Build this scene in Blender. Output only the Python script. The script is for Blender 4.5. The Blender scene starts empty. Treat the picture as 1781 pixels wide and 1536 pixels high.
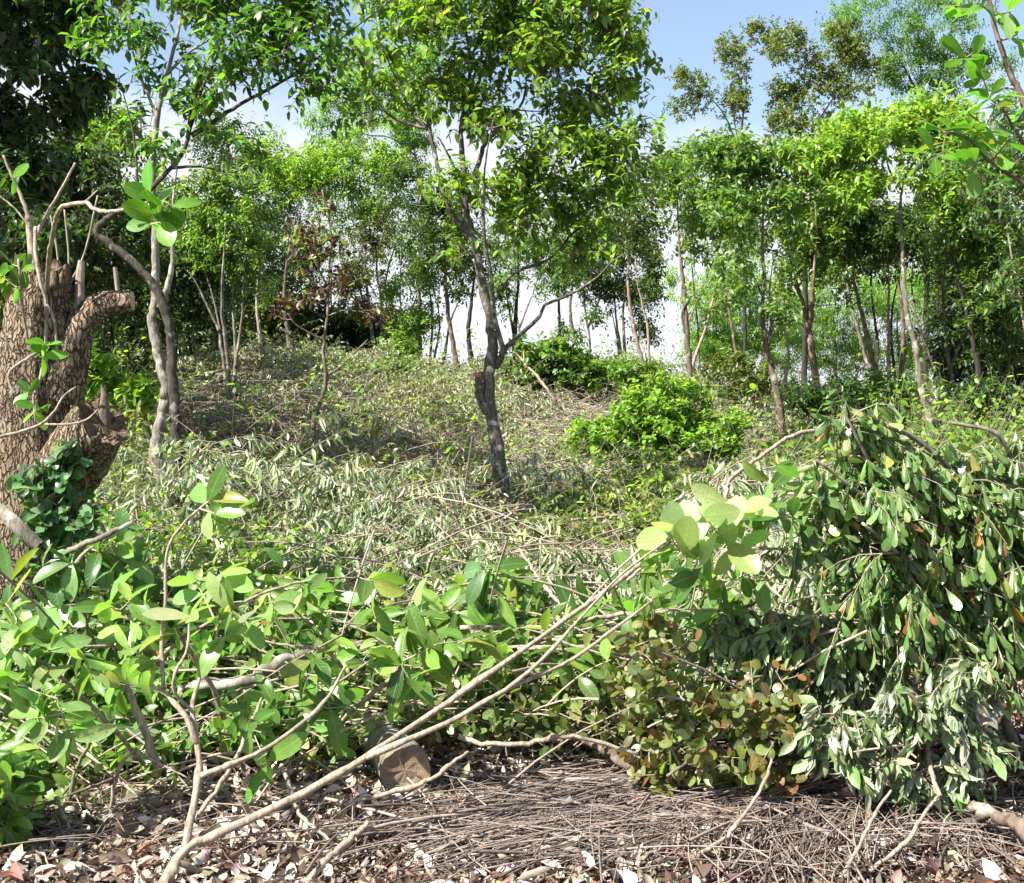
import bpy, math
import numpy as np

# ------------------------------------------------------------------ camera, sky, sun, exposure
SC = bpy.context.scene
F, CX, CY, HZ = 2200.0, 890.5, 768.0, 700.0          # focal length and centre in photo pixels, horizon row
CAMH = 1.5
PITCH = -math.atan((CY - HZ) / F)
cam_d = bpy.data.cameras.new("camera")
cam = bpy.data.objects.new("camera", cam_d)
SC.collection.objects.link(cam)
cam.location = (0, 0, CAMH)
cam.rotation_euler = (math.pi / 2 + PITCH, 0, 0)
cam_d.sensor_fit = 'HORIZONTAL'
cam_d.sensor_width = 36.0
cam_d.lens = 36.0 * F / 1781.0
cam_d.clip_start = 0.05
cam_d.clip_end = 3000
SC.camera = cam

SUN = np.array([-0.62, -0.42, 0.82])
SUN = SUN / np.linalg.norm(SUN)
sun_d = bpy.data.lights.new("sun", 'SUN')
sun_d.energy = 4.8
sun_d.angle = math.radians(0.5)
sun_d.color = (1.0, 0.96, 0.88)
sun = bpy.data.objects.new("sun", sun_d)
SC.collection.objects.link(sun)
from mathutils import Vector
sun.rotation_euler = Vector(-SUN).to_track_quat('-Z', 'Y').to_euler()

world = bpy.data.worlds.new("World")
SC.world = world
world.use_nodes = True
wn, wl = world.node_tree.nodes, world.node_tree.links
for n in list(wn):
    wn.remove(n)
w_out = wn.new('ShaderNodeOutputWorld')
w_bg = wn.new('ShaderNodeBackground')
w_bg.inputs['Strength'].default_value = 0.068
sky = wn.new('ShaderNodeTexSky')
sky.sky_type = 'NISHITA'
sky.sun_disc = False
sky.sun_elevation = math.asin(SUN[2])
sky.sun_rotation = math.atan2(SUN[0], SUN[1])
sky.air_density = 1.0
sky.dust_density = 0.8
sky.ozone_density = 1.2
w_tc = wn.new('ShaderNodeTexCoord')
w_sep = wn.new('ShaderNodeSeparateXYZ')
wl.new(w_tc.outputs['Generated'], w_sep.inputs[0])
w_map = wn.new('ShaderNodeMapping')
w_map.inputs['Scale'].default_value = (1.0, 1.0, 2.2)
w_map.inputs['Location'].default_value = (0.35, 0.2, 0.0)
wl.new(w_tc.outputs['Generated'], w_map.inputs['Vector'])
w_noise = wn.new('ShaderNodeTexNoise')
w_noise.inputs['Scale'].default_value = 3.2
w_noise.inputs['Detail'].default_value = 7
w_noise.inputs['Roughness'].default_value = 0.55
wl.new(w_map.outputs[0], w_noise.inputs['Vector'])
w_el = wn.new('ShaderNodeMapRange')                     # cumulus thickens towards the horizon
w_el.inputs['From Min'].default_value = 0.30
w_el.inputs['From Max'].default_value = 0.10
w_el.inputs['To Min'].default_value = -0.10
w_el.inputs['To Max'].default_value = 0.30
wl.new(w_sep.outputs['Z'], w_el.inputs['Value'])
w_add = wn.new('ShaderNodeMath')
w_add.operation = 'ADD'
wl.new(w_noise.outputs['Fac'], w_add.inputs[0])
wl.new(w_el.outputs[0], w_add.inputs[1])
w_cr = wn.new('ShaderNodeValToRGB')
w_cr.color_ramp.elements[0].position = 0.50
w_cr.color_ramp.elements[0].color = (0.10, 0.10, 0.10, 1)
w_cr.color_ramp.elements[1].position = 0.68
w_cr.color_ramp.elements[1].color = (0.95, 0.95, 0.95, 1)
wl.new(w_add.outputs[0], w_cr.inputs[0])
w_mix = wn.new('ShaderNodeMix')
w_mix.data_type = 'RGBA'
w_mix.inputs['B'].default_value = (5.0, 5.15, 5.6, 1)
wl.new(w_cr.outputs[0], w_mix.inputs['Factor'])
wl.new(sky.outputs[0], w_mix.inputs['A'])
wl.new(w_mix.outputs['Result'], w_bg.inputs['Color'])
wl.new(w_bg.outputs[0], w_out.inputs['Surface'])

SC.view_settings.view_transform = 'Standard'
SC.view_settings.look = 'None'
SC.view_settings.gamma = 1.0
SC.view_settings.exposure = 1.65
SC.render.engine = 'CYCLES'
SC.cycles.max_bounces = 8
SC.cycles.diffuse_bounces = 4
SC.cycles.glossy_bounces = 2
SC.cycles.transmission_bounces = 5
SC.cycles.sample_clamp_indirect = 6

# ------------------------------------------------------------------ pixel / terrain helpers
_ct, _st = math.cos(PITCH), math.sin(PITCH)


def P(px, py, Y):
    """world point at depth Y (metres straight ahead) seen at photo pixel px, py"""
    px, py, Y = np.asarray(px, float), np.asarray(py, float), np.asarray(Y, float)
    u, v = (px - CX) / F, -(py - CY) / F
    t = Y / (_ct - v * _st)
    return np.stack(np.broadcast_arrays(u * t, Y, CAMH + t * (_st + v * _ct)), -1)


def vnoise(x, y, s, seed=0):
    """smooth value noise in -1..1"""
    x, y = np.asarray(x, float) / s + 137.3 * seed, np.asarray(y, float) / s + 71.7 * seed
    xi, yi = np.floor(x), np.floor(y)
    fx, fy = x - xi, y - yi
    fx, fy = fx * fx * (3 - 2 * fx), fy * fy * (3 - 2 * fy)

    def h(a, b):
        q = np.sin(a * 127.1 + b * 311.7 + seed * 17.0) * 43758.5453
        return (q - np.floor(q)) * 2 - 1
    return (h(xi, yi) * (1 - fx) * (1 - fy) + h(xi + 1, yi) * fx * (1 - fy)
            + h(xi, yi + 1) * (1 - fx) * fy + h(xi + 1, yi + 1) * fx * fy)


_ky = np.array([-50, 0, 4.6, 6, 8, 10, 13, 16, 20, 22, 24, 27, 32, 45, 80, 200, 900.])
_kz = np.array([-.2, 0, 0, .05, .22, .45, .72, 1.12, 1.78, 2.0, 2.0, 1.75, 1.0, -1.5, -5, -9, -12.])
_ty = np.linspace(-50, 120, 3401)
_tz = np.interp(_ty, _ky, _kz)
_k = np.hanning(41)
_tz = np.convolve(np.pad(_tz, 20, mode='edge'), _k / _k.sum(), 'valid')


def G(x, y):
    x, y = np.asarray(x, float), np.asarray(y, float)
    z = np.where(y < 115, np.interp(y, _ty, _tz), np.interp(y, _ky, _kz))
    far = np.clip((y - 7) / 10, 0, 1) * np.clip(1.6 - y / 60, 0, 1)
    z = z - far * (0.055 * np.clip(x, -12, 12) + 0.004 * np.clip(x, 0, 9) ** 2)
    amp = np.clip((y - 6) / 5, 0.15, 1)
    z = z + amp * (0.10 * vnoise(x, y, 2.7, 1) + 0.05 * vnoise(x, y, 1.1, 2)) + 0.012 * vnoise(x, y, .3, 3)
    return z


def hit(px, py, y0=3.0, y1=24.0, default=25.0):
    """depth at which the view ray through a pixel meets the terrain"""
    ys = np.arange(y0, y1, 0.05)
    p = P(px, py, ys)
    below = p[:, 2] < G(p[:, 0], p[:, 1])
    return float(ys[np.argmax(below)]) if below.any() else default


# ------------------------------------------------------------------ mesh collector
class MB:
    def __init__(self):
        self.v, self.l, self.s, self.c, self.uv, self.mi, self.n, self.mat = [], [], [], [], [], [], 0, 0

    def add(self, verts, faces4, faces3, col, luv=None):
        """verts (n,3); faces arrays of indices into verts; col (n,3)"""
        for f in (faces4, faces3):
            if f is not None and len(f):
                f = np.asarray(f)
                self.l.append((f + self.n).ravel())
                self.s.append(np.full(len(f), f.shape[1]))
                self.mi.append(np.full(len(f), self.mat))
        self.v.append(verts)
        self.c.append(np.broadcast_to(col, verts.shape))
        self.uv.append(np.zeros_like(verts) if luv is None else luv)
        self.n += len(verts)

    def build(self, name, mat, parent=None, smooth=True):
        me = bpy.data.meshes.new(name)
        v = np.concatenate(self.v).astype(np.float32)
        if parent is not None:
            v = v - np.array(parent.location, np.float32)
        l = np.concatenate(self.l).astype(np.int32)
        s = np.concatenate(self.s).astype(np.int32)
        me.vertices.add(len(v))
        me.vertices.foreach_set('co', v.ravel())
        me.loops.add(len(l))
        me.loops.foreach_set('vertex_index', l)
        me.polygons.add(len(s))
        me.polygons.foreach_set('loop_start', np.concatenate([[0], np.cumsum(s)[:-1]]).astype(np.int32))
        me.polygons.foreach_set('loop_total', s)
        me.polygons.foreach_set('use_smooth', np.full(len(s), smooth))
        me.update(calc_edges=True)
        a = me.attributes.new('Col', 'FLOAT_COLOR', 'POINT')
        c = np.concatenate(self.c)
        c = np.concatenate([c, np.ones((len(c), 1))], 1).astype(np.float32)
        a.data.foreach_set('color', c.ravel())
        b = me.attributes.new('luv', 'FLOAT_VECTOR', 'POINT')
        b.data.foreach_set('vector', np.concatenate(self.uv).astype(np.float32).ravel())
        for q in (mat if isinstance(mat, (list, tuple)) else [mat]):
            me.materials.append(q)
        me.polygons.foreach_set('material_index', np.concatenate(self.mi).astype(np.int32))
        o = bpy.data.objects.new(name, me)
        SC.collection.objects.link(o)
        if parent is not None:
            o.parent = parent
        return o


def tag(o, label, cat, group=None, kind=None):
    if label:
        o['label'] = label
    if cat:
        o['category'] = cat
    if group:
        o['group'] = group
    if kind:
        o['kind'] = kind
    return o


def empty(name, loc):
    o = bpy.data.objects.new(name, None)
    SC.collection.objects.link(o)
    o.empty_display_size = 0.2
    o.location = [float(q) for q in loc]
    return o


def nrm(a):
    return a / np.maximum(np.linalg.norm(a, axis=-1, keepdims=True), 1e-9)


# ------------------------------------------------------------------ tubes
def tubes(mb, pts, rad, k, col, rs=None, rough=0.0, caps=False):
    """pts (M,n,3), rad (M,n): M tubes of n rings of k sides"""
    pts, rad = np.asarray(pts, float), np.asarray(rad, float)
    M, n = pts.shape[:2]
    T = nrm(np.gradient(pts, axis=1))
    mean = nrm(T.mean(1))
    ref = np.where(np.abs(mean[:, 2:3]) < .8, np.array([[0, 0, 1.]]), np.array([[1., 0, 0]]))
    U = nrm(np.cross(ref[:, None, :], T))
    V = np.cross(T, U)
    a = np.linspace(0, 2 * np.pi, k, endpoint=False)
    r = rad[:, :, None]
    if rough:
        s = np.arange(n)[None, :, None]
        ph = (rs or np.random).uniform(0, 6.28, (M, 1, 1, 4))
        A = a[None, None, :]
        w = (np.sin(2 * A + s * .45 + ph[..., 0]) + .7 * np.sin(3 * A - s * .7 + ph[..., 1])
             + .5 * np.sin(5 * A + s * .3 + ph[..., 2]) + .8 * np.sin(s * 1.1 + ph[..., 3] + A))
        r = r * (1 + rough * w)
    ring = pts[:, :, None, :] + r[..., None] * (U[:, :, None, :] * np.cos(a)[:, None] + V[:, :, None, :] * np.sin(a)[:, None])
    i, j = np.arange(n - 1)[:, None], np.arange(k)[None, :]
    q = np.stack([i * k + j, i * k + (j + 1) % k, (i + 1) * k + (j + 1) % k, (i + 1) * k + j], -1).reshape(-1, 4)
    fs = (q[None] + (np.arange(M) * n * k)[:, None, None]).reshape(-1, 4)
    verts = ring.reshape(-1, 3)
    c = np.asarray(col, float)
    c = np.repeat(np.broadcast_to(c, (M, 3)), n * k, axis=0)
    f3 = None
    if caps:
        ctr = np.concatenate([pts[:, 0], pts[:, -1]])
        base = len(verts)
        f3 = []
        for m in range(M):
            o = m * n * k
            for jj in range(k):
                f3.append((base + m, o + (jj + 1) % k, o + jj))
                f3.append((base + M + m, o + (n - 1) * k + jj, o + (n - 1) * k + (jj + 1) % k))
        verts = np.concatenate([verts, ctr])
        c = np.concatenate([c, np.repeat(c[:1], 2 * M, 0)])
    mb.add(verts, fs, f3, c)


def spline(pts, m=6):
    """Catmull-Rom through pts (n,3): m samples per segment"""
    p = np.asarray(pts, float)
    if len(p) == 2:
        t = np.linspace(0, 1, m + 1)[:, None]
        return p[0] * (1 - t) + p[1] * t
    q = np.concatenate([2 * p[:1] - p[1:2], p, 2 * p[-1:] - p[-2:-1]])
    out = []
    t = np.linspace(0, 1, m, endpoint=False)[:, None]
    for i in range(1, len(q) - 2):
        a, b, c, d = q[i - 1], q[i], q[i + 1], q[i + 2]
        out.append(.5 * (2 * b + (c - a) * t + (2 * a - 5 * b + 4 * c - d) * t ** 2 + (3 * b - a - 3 * c + d) * t ** 3))
    return np.concatenate(out + [p[-1:]])


# ------------------------------------------------------------------ leaves
def template(ts, ws, petiole=0.0):
    ts, ws = np.array(ts), np.array(ws)
    n = len(ts)
    tx = [0] * n + list(-ws[1:-1]) + list(ws[1:-1])
    ty = list(ts) + list(ts[1:-1]) * 2
    L = [None] + list(range(n, 2 * n - 2)) + [None]
    R = [None] + list(range(2 * n - 2, 3 * n - 4)) + [None]
    f4, f3 = [], []
    for i in range(n - 1):
        if i == 0:
            f3 += [(0, 1, L[1]), (0, R[1], 1)]
        elif i == n - 2:
            f3 += [(i, i + 1, L[i]), (i, R[i], i + 1)]
        else:
            f4 += [(i, i + 1, L[i + 1], L[i]), (i, R[i], R[i + 1], i + 1)]
    if petiole:
        b = len(tx)
        tx += [-.045, .045, -.045, .045]
        ty += [-petiole, -petiole, .02, .02]
        f4 += [(b, b + 1, b + 3, b + 2)]
    return np.array(tx), np.array(ty), np.array(f4).reshape(-1, 4), np.array(f3).reshape(-1, 3)


TF = (np.array([0, -.85, -.75, 0, .75, .85]), np.array([0, .28, .7, 1, .7, .28]),
      np.array([[0, 3, 2, 1], [0, 5, 4, 3]]), np.zeros((0, 3), int))
TM = template([0, .3, .7, 1], [0, 1, .85, 0])
TN = template([0, .12, .3, .5, .7, .87, .96, 1], [0, .42, .82, 1, .93, .62, .3, 0], petiole=.16)     # elliptic
TO = template([0, .15, .4, .62, .8, .93, 1], [0, .28, .68, .96, 1, .66, 0], petiole=.12)             # obovate
TR = template([0, .1, .3, .55, .8, .94, 1], [0, .6, .96, 1, .84, .45, 0], petiole=.12)               # round
TW = template([0, .15, .4, .7, 1], [0, .7, 1, .7, 0], petiole=.15)                                   # wilted


def pick(rs, pal, n, jit=.22):
    w = np.array([p[0] for p in pal], float)
    c = np.array([p[1] for p in pal], float)
    i = rs.choice(len(pal), n, p=w / w.sum())
    b = np.exp(rs.normal(0, jit, (n, 1)))
    h = np.exp(rs.normal(0, .07, (n, 3)))
    return np.clip(c[i] * b * h, .004, .85)


def leaves(mb, pos, D, N, L, W, col, tpl, fold, curl, wav=None, rs=None):
    tx, ty, f4, f3 = tpl
    M, nv = len(pos), len(tx)
    D = nrm(D)
    N = nrm(N - (N * D).sum(1, keepdims=True) * D + 1e-6)
    S = np.cross(D, N)
    L, W, fold, curl = [np.broadcast_to(q, (M,))[:, None] for q in (L, W, fold, curl)]
    curl = np.where(np.abs(curl) < .02, .02, curl)
    a = curl * ty[None]
    y = L * np.sin(a) / curl
    z = -L * (1 - np.cos(a)) / curl
    x = tx[None] * W / 2 * np.cos(fold)
    z = z + np.abs(tx)[None] * W / 2 * np.sin(fold)
    if wav and rs is not None:
        z = z + rs.normal(0, 1, (M, nv)) * W * wav * np.abs(tx)[None]
    v = pos[:, None] + D[:, None] * y[..., None] + S[:, None] * x[..., None] + N[:, None] * z[..., None]
    off = (np.arange(M) * nv)[:, None, None]
    uv = np.zeros((M, nv, 3))
    uv[:, :, 0] = tx
    uv[:, :, 1] = ty
    uv[:, :, 2] = rs.uniform(0, 1, (M, 1)) if rs is not None else 0
    mb.add(v.reshape(-1, 3), (f4[None] + off).reshape(-1, 4), (f3[None] + off).reshape(-1, 3) if len(f3) else None,
           np.repeat(col, nv, 0), uv.reshape(-1, 3))


def leaf_paths(mb, paths, sp, rs, nl=None):
    """leaves along twig paths (M,n,3)"""
    M, n = paths.shape[:2]
    nl = nl or sp['nl']
    t = sp.get('tmin', .3) + (1 - sp.get('tmin', .3)) * (np.arange(nl)[None] + rs.uniform(0, 1, (M, nl))) / nl
    f = t * (n - 1)
    i = np.minimum(f.astype(int), n - 2)
    fr = (f - i)[..., None]
    m = np.arange(M)[:, None]
    p0, p1 = paths[m, i], paths[m, i + 1]
    pos = (p0 * (1 - fr) + p1 * fr).reshape(-1, 3)
    T = nrm(p1 - p0).reshape(-1, 3)
    K = len(pos)
    ang = (np.arange(nl)[None] * 2.4 + rs.uniform(0, 6.28, (M, 1)) + rs.normal(0, .4, (M, nl))).ravel()
    U = nrm(np.cross(T, np.array([.13, .21, 1.])))
    V = np.cross(T, U)
    side = U * np.cos(ang)[:, None] + V * np.sin(ang)[:, None]
    s = sp.get('spread', .8)
    D = T * (1 - s) + side * s + np.array([0, 0, -1.]) * sp.get('droop', .1) + rs.normal(0, sp.get('rand', .18), (K, 3))
    N = np.array([0, 0, 1.]) * sp.get('up', .8) + nrm(rs.normal(0, 1, (K, 3))) * (1 - sp.get('up', .8)) + np.asarray(sp.get('lean', (0, 0, 0)))
    L = rs.uniform(*sp['L'], K)
    W = L * sp['asp'] * rs.uniform(.82, 1.15, K)
    leaves(mb, pos, D, N, L, W, pick(rs, sp['pal'], K, sp.get('jit', .22)), sp['tpl'],
           rs.uniform(*sp.get('fold', (.1, .5)), K), rs.uniform(*sp.get('curl', (-.1, .7)), K), sp.get('wav'), rs)


def sub_twigs(rs, paths, per, length, up=.35, lo=.35, drop=0.0, bias=(0, 0, 0)):
    """short side twigs off each path: (M*per,4,3)"""
    M, n = paths.shape[:2]
    t = rs.uniform(lo, 1, (M, per))
    f = t * (n - 1)
    i = np.minimum(f.astype(int), n - 2)
    fr = (f - i)[..., None]
    m = np.arange(M)[:, None]
    p0, p1 = paths[m, i], paths[m, i + 1]
    pos = (p0 * (1 - fr) + p1 * fr).reshape(-1, 3)
    T = nrm(p1 - p0).reshape(-1, 3)
    d = nrm(T * .5 + nrm(rs.normal(0, 1, pos.shape)) * .9 + np.array([0, 0, up]) + np.array(bias))
    ln = length * rs.uniform(.5, 1.25, (len(pos), 1))
    s = np.linspace(0, 1, 4)[None, :, None]
    out = pos[:, None] + d[:, None] * ln[:, None] * s
    out[:, :, 2] -= drop * ln * (s[..., 0] ** 2)
    return out


def grow(rs, NP, NR, targets, gain=.011, arch=.12, rmin=.0025):
    """connect every target to the nearest point of the skeleton, nearest first"""
    NP, NR = list(NP), list(NR)
    A, R = np.array(NP), np.array(NR)
    cap = len(A) + 4 * len(targets)
    B = np.zeros((cap, 3)); B[:len(A)] = A
    C = np.zeros(cap); C[:len(A)] = R
    n = len(A)
    d0 = np.sqrt(((targets[:, None] - A[None]) ** 2).sum(-1)).min(1)
    paths, rads = [], []
    s = np.linspace(0, 1, 5)[:, None]
    for t in targets[np.argsort(d0)]:
        d = np.linalg.norm(B[:n] - t, axis=1)
        cost = d + .5 * np.maximum(B[:n, 2] - t[2], 0) - 2.0 * np.minimum(C[:n], .05)
        i = int(np.argmin(cost))
        p, L = B[i], d[i] + 1e-4
        mid = (p + t) / 2 + np.array([0, 0, -arch * L * .3]) + rs.normal(0, .07 * L, 3)
        q = p * (1 - s) ** 2 + 2 * mid * s * (1 - s) + t * s ** 2
        r0 = min(max(C[i] * .72, rmin), rmin + gain * L + .002)
        r = np.linspace(r0, rmin * .7, 5)
        paths.append(q); rads.append(r)
        B[n:n + 4] = q[1:]; C[n:n + 4] = r[1:]
        n += 4
    return np.array(paths), np.array(rads)


# ------------------------------------------------------------------ materials
def nt(name):
    m = bpy.data.materials.new(name)
    m.use_nodes = True
    t = m.node_tree
    for q in list(t.nodes):
        t.nodes.remove(q)
    return m, t.nodes, t.links


def mth(N, K, op, a, b=None):
    q = N.new('ShaderNodeMath')
    q.operation = op
    for i, x in enumerate((a, b)):
        if x is None:
            continue
        if isinstance(x, (int, float)):
            q.inputs[i].default_value = x
        else:
            K.new(x, q.inputs[i])
    return q.outputs[0]


def mixc(N, K, f, a, b, mode='MIX'):
    q = N.new('ShaderNodeMix')
    q.data_type = 'RGBA'
    q.blend_type = mode
    for s, x in (('Factor', f), ('A', a), ('B', b)):
        if isinstance(x, (int, float)):
            q.inputs[s].default_value = x
        elif isinstance(x, tuple):
            q.inputs[s].default_value = (*x, 1)
        else:
            K.new(x, q.inputs[s])
    return q.outputs['Result']


def leaf_mat(name, rough=.42, trans=.36, veins=False, under=(.9, 1.0, .75), tint=(1.35, 1.5, .55), spec=.5):
    m, N, K = nt(name)
    at = N.new('ShaderNodeAttribute'); at.attribute_name = 'Col'
    col = at.outputs['Color']
    geo = N.new('ShaderNodeNewGeometry')
    no = N.new('ShaderNodeTexNoise')
    no.inputs['Scale'].default_value = 38 if veins else 9
    no.inputs['Detail'].default_value = 3
    mr = N.new('ShaderNodeMapRange')
    mr.inputs['To Min'].default_value = .72
    mr.inputs['To Max'].default_value = 1.28
    K.new(no.outputs['Fac'], mr.inputs['Value'])
    g = N.new('ShaderNodeCombineColor')
    for i in range(3):
        K.new(mr.outputs[0], g.inputs[i])
    col = mixc(N, K, 1.0, col, g.outputs[0], 'MULTIPLY')
    bump = None
    if veins:
        lu = N.new('ShaderNodeAttribute'); lu.attribute_name = 'luv'
        sx = N.new('ShaderNodeSeparateXYZ'); K.new(lu.outputs['Vector'], sx.inputs[0])
        ax = mth(N, K, 'ABSOLUTE', sx.outputs['X'])
        mid = mth(N, K, 'LESS_THAN', ax, .055)
        ph = mth(N, K, 'SUBTRACT', sx.outputs['Y'], mth(N, K, 'MULTIPLY', ax, .22))
        sv = mth(N, K, 'SINE', mth(N, K, 'MULTIPLY', ph, 55.0))
        sv = mth(N, K, 'GREATER_THAN', sv, .86)
        v = mth(N, K, 'MINIMUM', mth(N, K, 'ADD', mth(N, K, 'MULTIPLY', mid, .6), mth(N, K, 'MULTIPLY', sv, .22)), .65)
        light = mixc(N, K, .55, col, (.42, .50, .20))
        col = mixc(N, K, v, col, light)
        sp = N.new('ShaderNodeTexNoise')                     # brown blotches, more on some leaves than on others
        sp.inputs['Scale'].default_value = 55
        sp.inputs['Detail'].default_value = 2
        th = mth(N, K, 'SUBTRACT', .80, mth(N, K, 'MULTIPLY', mth(N, K, 'POWER', sx.outputs['Z'], 4.0), .22))
        col = mixc(N, K, mth(N, K, 'MULTIPLY', mth(N, K, 'GREATER_THAN', sp.outputs['Fac'], th), .8), col, (.16, .10, .04))
        yel = mth(N, K, 'MULTIPLY', mth(N, K, 'GREATER_THAN', sx.outputs['Z'], .97), mth(N, K, 'SUBTRACT', 1.0, no.outputs['Fac']))
        col = mixc(N, K, yel, col, (.34, .30, .06))
        bp = N.new('ShaderNodeBump')
        bp.inputs['Strength'].default_value = .35
        bp.inputs['Distance'].default_value = .004
        K.new(v, bp.inputs['Height'])
        bump = bp.outputs[0]
    pale = mixc(N, K, .35, col, tuple(.30 * u for u in under))
    base = mixc(N, K, geo.outputs['Backfacing'], col, pale)
    bs = N.new('ShaderNodeBsdfPrincipled')
    K.new(base, bs.inputs['Base Color'])
    bs.inputs['Roughness'].default_value = rough
    bs.inputs['Specular IOR Level'].default_value = spec
    tr = N.new('ShaderNodeBsdfTranslucent')
    K.new(mixc(N, K, 1.0, col, tint, 'MULTIPLY'), tr.inputs['Color'])
    if bump:
        K.new(bump, bs.inputs['Normal'])
    mx = N.new('ShaderNodeMixShader')
    mx.inputs[0].default_value = trans
    K.new(bs.outputs[0], mx.inputs[1]); K.new(tr.outputs[0], mx.inputs[2])
    o = N.new('ShaderNodeOutputMaterial')
    K.new(mx.outputs[0], o.inputs[0])
    return m


def bark_mat(name, c1, c2, c3, scale=14, stretch=.25, bumpd=.012, patch=.55, rough=.85, use_col=False):
    m, N, K = nt(name)
    tc = N.new('ShaderNodeTexCoord')
    mp = N.new('ShaderNodeMapping')
    mp.inputs['Scale'].default_value = (1, 1, stretch)
    K.new(tc.outputs['Object'], mp.inputs[0])
    a = N.new('ShaderNodeTexNoise')
    a.inputs['Scale'].default_value = scale * 2.4
    a.inputs['Detail'].default_value = 6
    a.inputs['Roughness'].default_value = .65
    K.new(mp.outputs[0], a.inputs['Vector'])
    b = N.new('ShaderNodeTexNoise')
    b.inputs['Scale'].default_value = scale * .55
    b.inputs['Detail'].default_value = 5
    K.new(tc.outputs['Object'], b.inputs['Vector'])
    r1 = N.new('ShaderNodeValToRGB')
    r1.color_ramp.elements[0].position = .36
    r1.color_ramp.elements[1].position = .64
    r1.color_ramp.elements[0].color = (*c1, 1)
    r1.color_ramp.elements[1].color = (*c2, 1)
    K.new(a.outputs['Fac'], r1.inputs[0])
    r2 = N.new('ShaderNodeMapRange')
    r2.inputs['From Min'].default_value = patch
    r2.inputs['From Max'].default_value = patch + .07
    K.new(b.outputs['Fac'], r2.inputs['Value'])
    col = mixc(N, K, r2.outputs[0], r1.outputs[0], c3)
    if use_col:
        at = N.new('ShaderNodeAttribute'); at.attribute_name = 'Col'
        col = mixc(N, K, 1.0, col, at.outputs['Color'], 'MULTIPLY')
    bs = N.new('ShaderNodeBsdfPrincipled')
    K.new(col, bs.inputs['Base Color'])
    bs.inputs['Roughness'].default_value = rough
    bs.inputs['Specular IOR Level'].default_value = .25
    bp = N.new('ShaderNodeBump')
    bp.inputs['Strength'].default_value = .8
    bp.inputs['Distance'].default_value = bumpd
    K.new(a.outputs['Fac'], bp.inputs['Height'])
    K.new(bp.outputs[0], bs.inputs['Normal'])
    o = N.new('ShaderNodeOutputMaterial')
    K.new(bs.outputs[0], o.inputs[0])
    return m


M_NEAR = leaf_mat('big_leaf', rough=.30, trans=.44, veins=True)
M_GLOSS = leaf_mat('glossy_leaf', rough=.26, trans=.34, veins=True, spec=.7, under=(.55, .8, .35))
M_FAR = leaf_mat('tree_leaf', rough=.38, trans=.50, tint=(1.6, 1.65, .5))
M_WILT = leaf_mat('wilted_leaf', rough=.45, trans=.22, under=(1.1, 1.15, .95), tint=(1.2, 1.3, .7))
M_DRY = leaf_mat('dry_leaf', rough=.6, trans=.10, under=(1.0, .8, .6), tint=(1.2, .9, .6), spec=.3)
B_GREY = bark_mat('grey_bark', (.10, .085, .065), (.24, .21, .165), (.36, .34, .29))
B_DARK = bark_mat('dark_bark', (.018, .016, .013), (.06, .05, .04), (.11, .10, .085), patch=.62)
B_BROWN = bark_mat('brown_bark', (.07, .05, .036), (.19, .145, .11), (.29, .25, .21), patch=.58)
B_PALE = bark_mat('pale_bark', (.15, .115, .08), (.40, .335, .26), (.21, .17, .12), scale=26, bumpd=.004, patch=.62)
B_STUMP = bark_mat('stump_bark', (.05, .035, .023), (.30, .225, .15), (.35, .31, .24), scale=22, stretch=.13, bumpd=.09, patch=.60)
B_TORN = bark_mat('torn_wood', (.06, .040, .024), (.23, .16, .10), (.16, .12, .08), scale=16, stretch=.5, bumpd=.05, patch=.6)
B_CUT = bark_mat('cut_wood', (.34, .21, .11), (.55, .40, .25), (.46, .30, .17), scale=20, stretch=1, bumpd=.002, patch=.6)
B_TWIG = bark_mat('twig_bark', (.55, .55, .55), (1.0, 1.0, 1.0), (.8, .8, .8), scale=30, bumpd=.001, use_col=True)


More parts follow.
